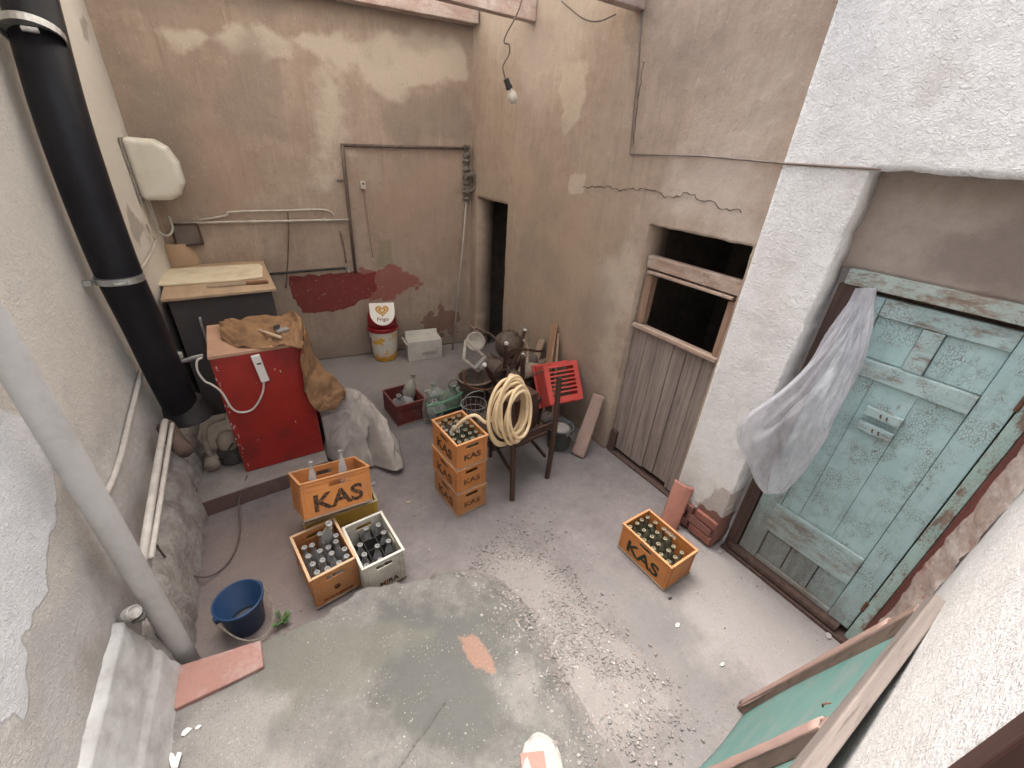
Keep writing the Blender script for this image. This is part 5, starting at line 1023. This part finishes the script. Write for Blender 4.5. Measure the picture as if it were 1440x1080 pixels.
for s_ in (-1, 1):
    for k in range(5): rbx(mb, 0, s_ * (Ld / 2 + .0045 + .008 * k / 4), -.012 - Dd * (k + .25) / 5.2, Wd + .012 * k / 2, .006, Dd / 5.2 - (.012 if k in (1, 2, 3) else -.0005))
    rbx(mb, s_ * Wd * .32, s_ * 0 + s_ * (Ld / 2 + .011), -Dd / 2, .05, .008, Dd); 
    rbx(mb, s_ * (Wd / 2 + .005), 0, -Dd / 2, .008, Ld + .01, Dd)
mb.shift(rbk.location).build('side', RBK, rbk, bevel=.002)
mb = MB()
for s_ in (-1, 1): rbx(mb, s_ * (Wd / 2 + .016), 0, -Dd + .01, .02, Ld + .07, .03); rbx(mb, 0, s_ * (Ld / 2 + .022), -Dd + .01, Wd + .01, .022, .03)
mb.shift(rbk.location).build('rim', RBK, rbk, bevel=.005)
rg = PY(772, 592, 2.55); one('dirty_rag', MB().lathe([(0, -.05), (.07, -.04), (.09, 0), (.06, .05), (0, .06)], 12, tuple(rg + np.array([.02, .05, .0]))).jitter(.018), M('rag_brown', (.09, .07, .06), (.055, .045, .04), 20, .95, .6), 'crumpled dark rag on the rim of the grey bucket', 'rag', smooth=True, subsurf=1)

# ================================================================== PLASTIC BAG ON THE DOOR
BG = NT('plastic_film'); BG.col((.72, .715, .75)); BG.rough(.28); BG.b.inputs['Specular IOR Level'].default_value = .6
BG.bump(BG.math('ADD', BG.noise(11, 6, .7, (1, 1, .35)), BG.math('MULTIPLY', BG.noise(5, 5, .6, (1.5, 1.5, .3), 2.), 1.6)), .45, .03)
tr = BG.n.new('ShaderNodeBsdfTransparent'); tr.inputs[0].default_value = (.93, .93, .95, 1); tl = BG.n.new('ShaderNodeBsdfTranslucent'); tl.inputs[0].default_value = (.86, .85, .88, 1)
m1 = BG.n.new('ShaderNodeMixShader'); m1.inputs[0].default_value = .35; BG.l.new(BG.b.outputs[0], m1.inputs[1]); BG.l.new(tl.outputs[0], m1.inputs[2])
m2 = BG.n.new('ShaderNodeMixShader'); BG.l.new(BG.math('ADD', BG.math('MULTIPLY', BG.step(BG.noise(6, 5, .65, (1, 1, .4)), .35, .65), .22), .30), m2.inputs[0]); BG.l.new(tr.outputs[0], m2.inputs[1]); BG.l.new(m1.outputs[0], m2.inputs[2]); BG.l.new(m2.outputs[0], BG.out.inputs[0])
rowsb = [(405, 1203, 1232, 2.885, .012), (430, 1190, 1227, 2.87, .03), (470, 1164, 1218, 2.83, .05), (510, 1138, 1208, 2.79, .07), (550, 1098, 1192, 2.74, .085), (585, 1052, 1176, 2.70, .09), (612, 1042, 1166, 2.69, .09), (645, 1054, 1144, 2.70, .07), (676, 1066, 1120, 2.71, .045), (694, 1076, 1098, 2.715, .012)]
BR = np.array([np.concatenate([PX(l, y, X), PX(r, y, X), [th]]) for y, l, r, X, th in rowsb])
def bag(u, v):
    q = catm(BR, v * (len(BR) - 1 - 1e-6)); a = q[:3]; b = q[3:6]; th = max(q[6], .01); an = 2 * PI * u
    c = (a + b) / 2; p = c + (b - a) / 2 * math.cos(an) + np.array([-1, 0, 0]) * th * math.sin(an)
    f1_ = float(fbm(np.array(math.cos(an) * 1.8 + 5 + v * 1.2), np.array(v * 3.2 + math.sin(an) * 1.8), 151, 3)); f2_ = float(fbm(np.array(math.cos(an) * 4 + 9 + v * 2), np.array(v * 6 + math.sin(an) * 4), 152, 3))
    w = (abs(f1_ - .5) * 2 - .18) * .085 + (abs(f2_ - .5) * 2 - .18) * .045 + math.sin(an * 5 + v * 5) * .006
    k = min(1, v * 5) * min(1, (1 - v) * 6) + .15
    n = (b - a) / np.linalg.norm(b - a) * math.cos(an) + np.array([-1, 0, 0]) * math.sin(an)
    p = p + n * w * k; p[0] = min(p[0], 2.925); return tuple(p)
pbg = empty('plastic_bag', (2.8, .95, .75), 'crumpled translucent white plastic bag hanging from the green door', 'plastic bag')
MB().grid(bag, 130, 130).shift(pbg.location).build('film', BG.m, pbg, smooth=True)
MB().tube([(2.885, float(BR[0][1] + BR[0][4]) / 2, float(BR[0][2]) - .01), (2.92, .885, 2.235), (2.935, .885, 2.235)], .006, 6).shift(pbg.location).build('nail', M('rust', ()), pbg)

# ================================================================== LEANING PANEL, NEAR RIGHT
pn = empty('leaning_panel', (1.6, .05, 0), 'weathered teal panel in a wooden frame leaning on the white house wall', 'panel')
T1 = np.array([2.06, -.095, 1.30]); ux = np.array([-1., .012, 0.]); F1 = np.array(PZ(1047, 1000)); dn = (F1 - T1); Ln = np.linalg.norm(dn); dn = dn / Ln; pnrm = np.cross(ux, dn); pnrm = pnrm / np.linalg.norm(pnrm)
if pnrm[2] < 0: pnrm = -pnrm
def pp_(a, b, n=0.): return T1 + ux * a + dn * b + pnrm * n
TEAL = NT('teal_sheet'); c = TEAL.mix(TEAL.step(TEAL.noise(2.2, 7, .65, (1, 1, 2.5)), .3, .7), (.085, .21, .185), (.14, .25, .228)); c = TEAL.mix(TEAL.math('MULTIPLY', TEAL.step(TEAL.noise(3, 8, .7, (1, 1, 3)), .46, .66), .75), c, (.21, .235, .225)); TEAL.col(c); TEAL.rough(.55); TEAL.bump(TEAL.noise(4, 4, .5), .3, .02)
MB().grid(lambda u, v: tuple(pp_(.03 + .98 * u, .03 + (Ln - .02) * v, -.012 + .02 * math.sin(u * 5 + v * 3) * v)), 30, 30).shift(pn.location).build('sheet', TEAL.m, pn, smooth=True, solid=.006)
PW = wood('panel_rail', (.22, .185, .165), (.145, .12, .108), 0, None, None, .85, 18); PW2 = wood('panel_stile', (.24, .165, .135), (.16, .11, .092), 2, None, None, .85, 20)
def pbar(nm, a0, b0, a1, b1, w, h, mat, n=.012): return MB().bar(pp_(a0, b0, n), pp_(a1, b1, n), w, h, pnrm).jitter(.003).shift(pn.location).build(nm, mat, pn, bevel=.006)
pbar('top_rail', -.02, .0, 1.06, .0, .075, .045, PW); pbar('stile', .02, .045, .0, Ln, .06, .05, PW2); pbar('stile', .80, .045, .83, Ln + .05, .07, .05, PW2); pbar('stile', 1.06, .045, 1.08, Ln, .06, .05, PW2)
for a, b in ((-.0, .17), (.80, .10)): pass
tile(pp_(.0, .20, .024), pp_(-.005, Ln - .02, .024), pnrm, .034, .040, M('terracotta_pale', (.34, .225, .19), (.25, .165, .14), 7, .9, .4, 40, .004, (.26, .19, .16), .5), 'long pinkish half round tile lying along the panel edge by the green door', 1.2, 'roof_tile', .008)
tile(pp_(.80, .05, .028), pp_(.84, Ln - .05, .028), pnrm, .030, .036, M('terracotta_pale', ()), 'pinkish half round tile lying across the lower part of the teal panel', 1.2, 'roof_tile', .008)
MB().tube([pp_(.73, .035, .05), pp_(.745, .05, .058), pp_(.74, .065, .052)], .003, 6, 3).shift(pn.location).build('bent_nail', M('rust', ()), pn)

# ================================================================== FOREGROUND BITS
# red clay tile bedded on the landing edge
tq = [PZ(x, y, LH + .012)[:2] for x, y in ((245, 940), (366, 902), (372, 938), (335, 956), (300, 974), (245, 1000))]
one('clay_tile', MB().prism([tuple(p) for p in tq], LH - .03, LH + .022).jitter(.004), M('clay_pink', (.34, .185, .155), (.28, .145, .12), 5, .85, .5, 30, .006, (.40, .31, .28), .6, dscale=9), 'pinkish red clay tile bedded on the landing edge by the drain pipe', 'tile', bevel=.006)
# rounded plastered end of a low wall
sb = PZ(765, 1085, LH); sbe = empty('low_wall_end', (sb[0] - .02, sb[1] + .0, LH - .02), 'rounded pale plastered end of a low brick kerb on the landing', 'kerb', None, -.45)
mb = MB(); pr = []
ang = np.linspace(0, PI, 13); pts = [(.10 * math.cos(a), .13 * math.sin(a)) for a in ang] + [(-.10, -.5), (.10, -.5)]
MB().prism(pts, 0, .13).jitter(.004).build('plaster_cap', M('kerb_plaster', (.40, .375, .35), (.31, .29, .265), 7, .92, .6, 30, .006, (.34, .30, .27), .5), sbe, bevel=.02)
MB().box((-.045, -.20, .1305), (.115, .50, .012)).jitter(.003).build('brick_inset', M('clay_pink', ()), sbe, bevel=.003)
# loose stone chips
def chips(n, region, smin, smax, mat, nm, lab_):
    mb = MB(); k = 0
    while k < n:
        x, y, d = region(); s_ = smin * (smax / smin) ** (random.random() ** 3)
        z = max(float(rise(np.array(x), np.array(y))) + .008, land_z(x, y) + .002)
        R = Matrix.Rotation(random.uniform(0, 6.3), 3, 'Z') @ Matrix.Rotation(random.gauss(0, .35), 3, 'X'); h = s_ * random.uniform(.25, .6); P = []
        m_ = random.choice((4, 5, 5, 6))
        for q in range(m_): a = 2 * PI * q / m_ + random.uniform(-.4, .4); P.append((math.cos(a) * s_ * random.uniform(.6, 1), math.sin(a) * s_ * random.uniform(.45, .9)))
        vs = [R @ Vector((px, py, 0)) + Vector((x, y, z - h * .35)) for px, py in P] + [R @ Vector((px * .75, py * .75, h)) + Vector((x, y, z - h * .35)) for px, py in P]
        mb.add(vs, [tuple(range(m_, 2 * m_))] + [(i, (i + 1) % m_, (i + 1) % m_ + m_, i + m_) for i in range(m_)]); k += 1
    o = mb.build(nm, mat); tag(o, lab_, None, None, 'stuff'); return o
GP_ = [(.90, .25), (.86, 1.45), (.95, 1.8), (1.05, 1.95), (1.45, 1.95), (1.7, 1.25), (1.6, .3)]
def reg1():
    while True:
        x, y = random.uniform(.75, 1.95), random.uniform(.1, 2.15); d = float(polydist(np.array([x]), np.array([y]), GP_)[0]) + (float(fbm(np.array(x * 4), np.array(y * 4), 8)) - .5) * .5
        if random.random() < min(1, max(.015, .25 + d * 2.2)): return x, y, d
def reg2():
    while True:
        x, y = random.uniform(-.4, 2.85), random.uniform(.1, 4.2)
        if x < .95 and y < 1.95: continue
        return x, y, 0
def chip_mat(nm, cols):
    t = NT(nm); g = t.n.new('ShaderNodeNewGeometry'); r = t.n.new('ShaderNodeValToRGB'); r.color_ramp.interpolation = 'CONSTANT'
    els = r.color_ramp.elements
    for i, c in enumerate(cols):
        e = els[i] if i < 2 else els.new(i / len(cols)); e.position = i / len(cols); e.color = (*c, 1)
    t.l.new(g.outputs['Random Per Island'], r.inputs[0]); t.l.new(r.outputs[0], t.b.inputs['Base Color']); t.rough(.9); t.bump(t.noise(90, 4, .6), .4, .003); return t.m
GMM = chip_mat('stone_chips', [(.24, .22, .205), (.20, .183, .172), (.28, .26, .245), (.22, .198, .184), (.16, .148, .14), (.34, .32, .30), (.24, .195, .172), (.26, .24, .225), (.19, .175, .165), (.21, .19, .176)])
chips(9500, reg1, .003, .018, GMM, 'gravel', 'loose stone chips and mortar rubble beside the landing')
chips(420, reg2, .004, .013, GMM, 'grit', 'scattered grit and crumbs over the yard floor')
# litter
PAP = M('paper', (.72, .70, .66), (.62, .60, .56), 10, .8, 0)
mb = MB().grid(lambda u, v: (0, 0, 0), 1, 1); P = [PZ(x, y, LH + .02) for x, y in ((236, 1058), (244, 1060), (247, 1066), (250, 1058), (256, 1059), (250, 1080), (241, 1080))]
n = len(P); mb = MB().add([tuple(p) for p in P] + [(p[0], p[1], p[2] + .004) for p in P], [tuple(range(n - 1, -1, -1)), tuple(range(n, 2 * n))] + [(i, (i + 1) % n, (i + 1) % n + n, i + n) for i in range(n)]); one('paper_scrap', mb, PAP, 'white Y shaped paper scrap on the landing near the camera', 'paper scrap')
def flake(px, py, z, s_, mat, lb, cat, nm='plaster_flake'):
    p = PZ(px, py, z); mb = MB().prism([(p[0] + s_ * math.cos(a) * random.uniform(.4, 1), p[1] + .6 * s_ * math.sin(a) * random.uniform(.5, 1)) for a in np.linspace(0, 2 * PI, 8)[:-1]], z + .0, z + .012); one(nm, mb.jitter(.002), mat, lb, cat)
flake(262, 1030, LH, .030, PAP, 'larger white plaster flake on the landing above the paper scrap', 'plaster flake'); flake(280, 1024, LH, .018, PAP, 'small white plaster flake right of the larger one on the landing', 'plaster flake'); flake(952, 880, .0, .025, PAP, 'white plaster flake on the floor in front of the single crate', 'plaster flake'); flake(575, 707, .0, .03, M('dry_leaf', (.45, .36, .26)), 'pale dry leaf on the floor left of the crate stack', 'leaf', 'dry_leaf'); flake(942, 842, .0, .018, M('dark_chip', (.06, .05, .045)), 'small dark chip on the floor at the corner of the single crate', 'stone chip', 'stone_chip')
flake(1015, 935, 0, .022, PAP, 'white plaster flake on the floor near the teal panel', 'plaster flake'); flake(1012, 776, .0, .03, GMM, 'crumbled mortar lump at the door corner', 'mortar lump', 'mortar_lump'); flake(1165, 895, 0, .035, GMM, 'mortar lump at the right end of the green door threshold', 'mortar lump', 'mortar_lump')
# small weed at the landing edge
wp = PZ(397, 880); wd = empty('weed', (wp[0], wp[1] + .02, 0), 'small green weed growing at the landing edge by the blue bucket', 'weed')
LF = M('weed_leaf', (.10, .17, .06), (.07, .13, .045), 20, .6); mbs = MB(); mbl = MB()
for k in range(11):
    a = random.uniform(0, 2 * PI); r = random.uniform(.02, .06); h = random.uniform(.03, .08); tip = Vector((r * math.cos(a), r * math.sin(a), h)); mbs.tube([(0, 0, 0), tuple(tip * .5 + Vector((0, 0, .02))), tuple(tip)], .0022, 5)
    for f in (.45, .6, .75, .88, 1.):
        for s_ in (-1, 1):
            c_ = tip * f; d = Vector((math.cos(a + s_ * 1.1), math.sin(a + s_ * 1.1), .3)) * .016; sd_ = d.cross(Vector((0, 0, 1))).normalized() * .008
            mbl.add([c_, c_ + d * .5 + sd_, c_ + d, c_ + d * .5 - sd_], [(0, 1, 2, 3)])
mbs.build('stem', LF, wd); mbl.build('leaves', LF, wd)

# ================================================================== LIGHT
w = bpy.data.worlds.new('World'); scene.world = w; w.use_nodes = True; nt = w.node_tree; bg = nt.nodes['Background']
sky = nt.nodes.new('ShaderNodeTexSky'); sky.sky_type = 'NISHITA'; sky.sun_disc = False; sky.sun_elevation = math.radians(72); SUNAZ = math.radians(8)
sky.sun_rotation = SUNAZ; sky.dust_density = 6; sky.ozone_density = .6; sky.air_density = 1.2
hs = nt.nodes.new('ShaderNodeHueSaturation'); hs.inputs['Saturation'].default_value = .42; nt.links.new(sky.outputs[0], hs.inputs['Color']); nt.links.new(hs.outputs[0], bg.inputs[0]); bg.inputs[1].default_value = .15
sl = bpy.data.lights.new('sun', 'SUN'); sl.energy = 1.0; sl.angle = math.radians(38); sl.color = (1, .975, .94); so = bpy.data.objects.new('sun', sl); COL.objects.link(so)
el = math.radians(72); sd_ = Vector((math.sin(SUNAZ) * math.cos(el), math.cos(SUNAZ) * math.cos(el), math.sin(el))); so.rotation_euler = sd_.to_track_quat('Z', 'Y').to_euler(); so.location = (0, 0, 12)
scene.render.engine = 'CYCLES'; scene.cycles.use_denoising = True; scene.cycles.max_bounces = 9; scene.cycles.diffuse_bounces = 5; scene.cycles.transparent_max_bounces = 16
vs_ = scene.view_settings; vs_.view_transform = 'Standard'; vs_.look = 'None'; vs_.gamma = 1; vs_.exposure = 1.82
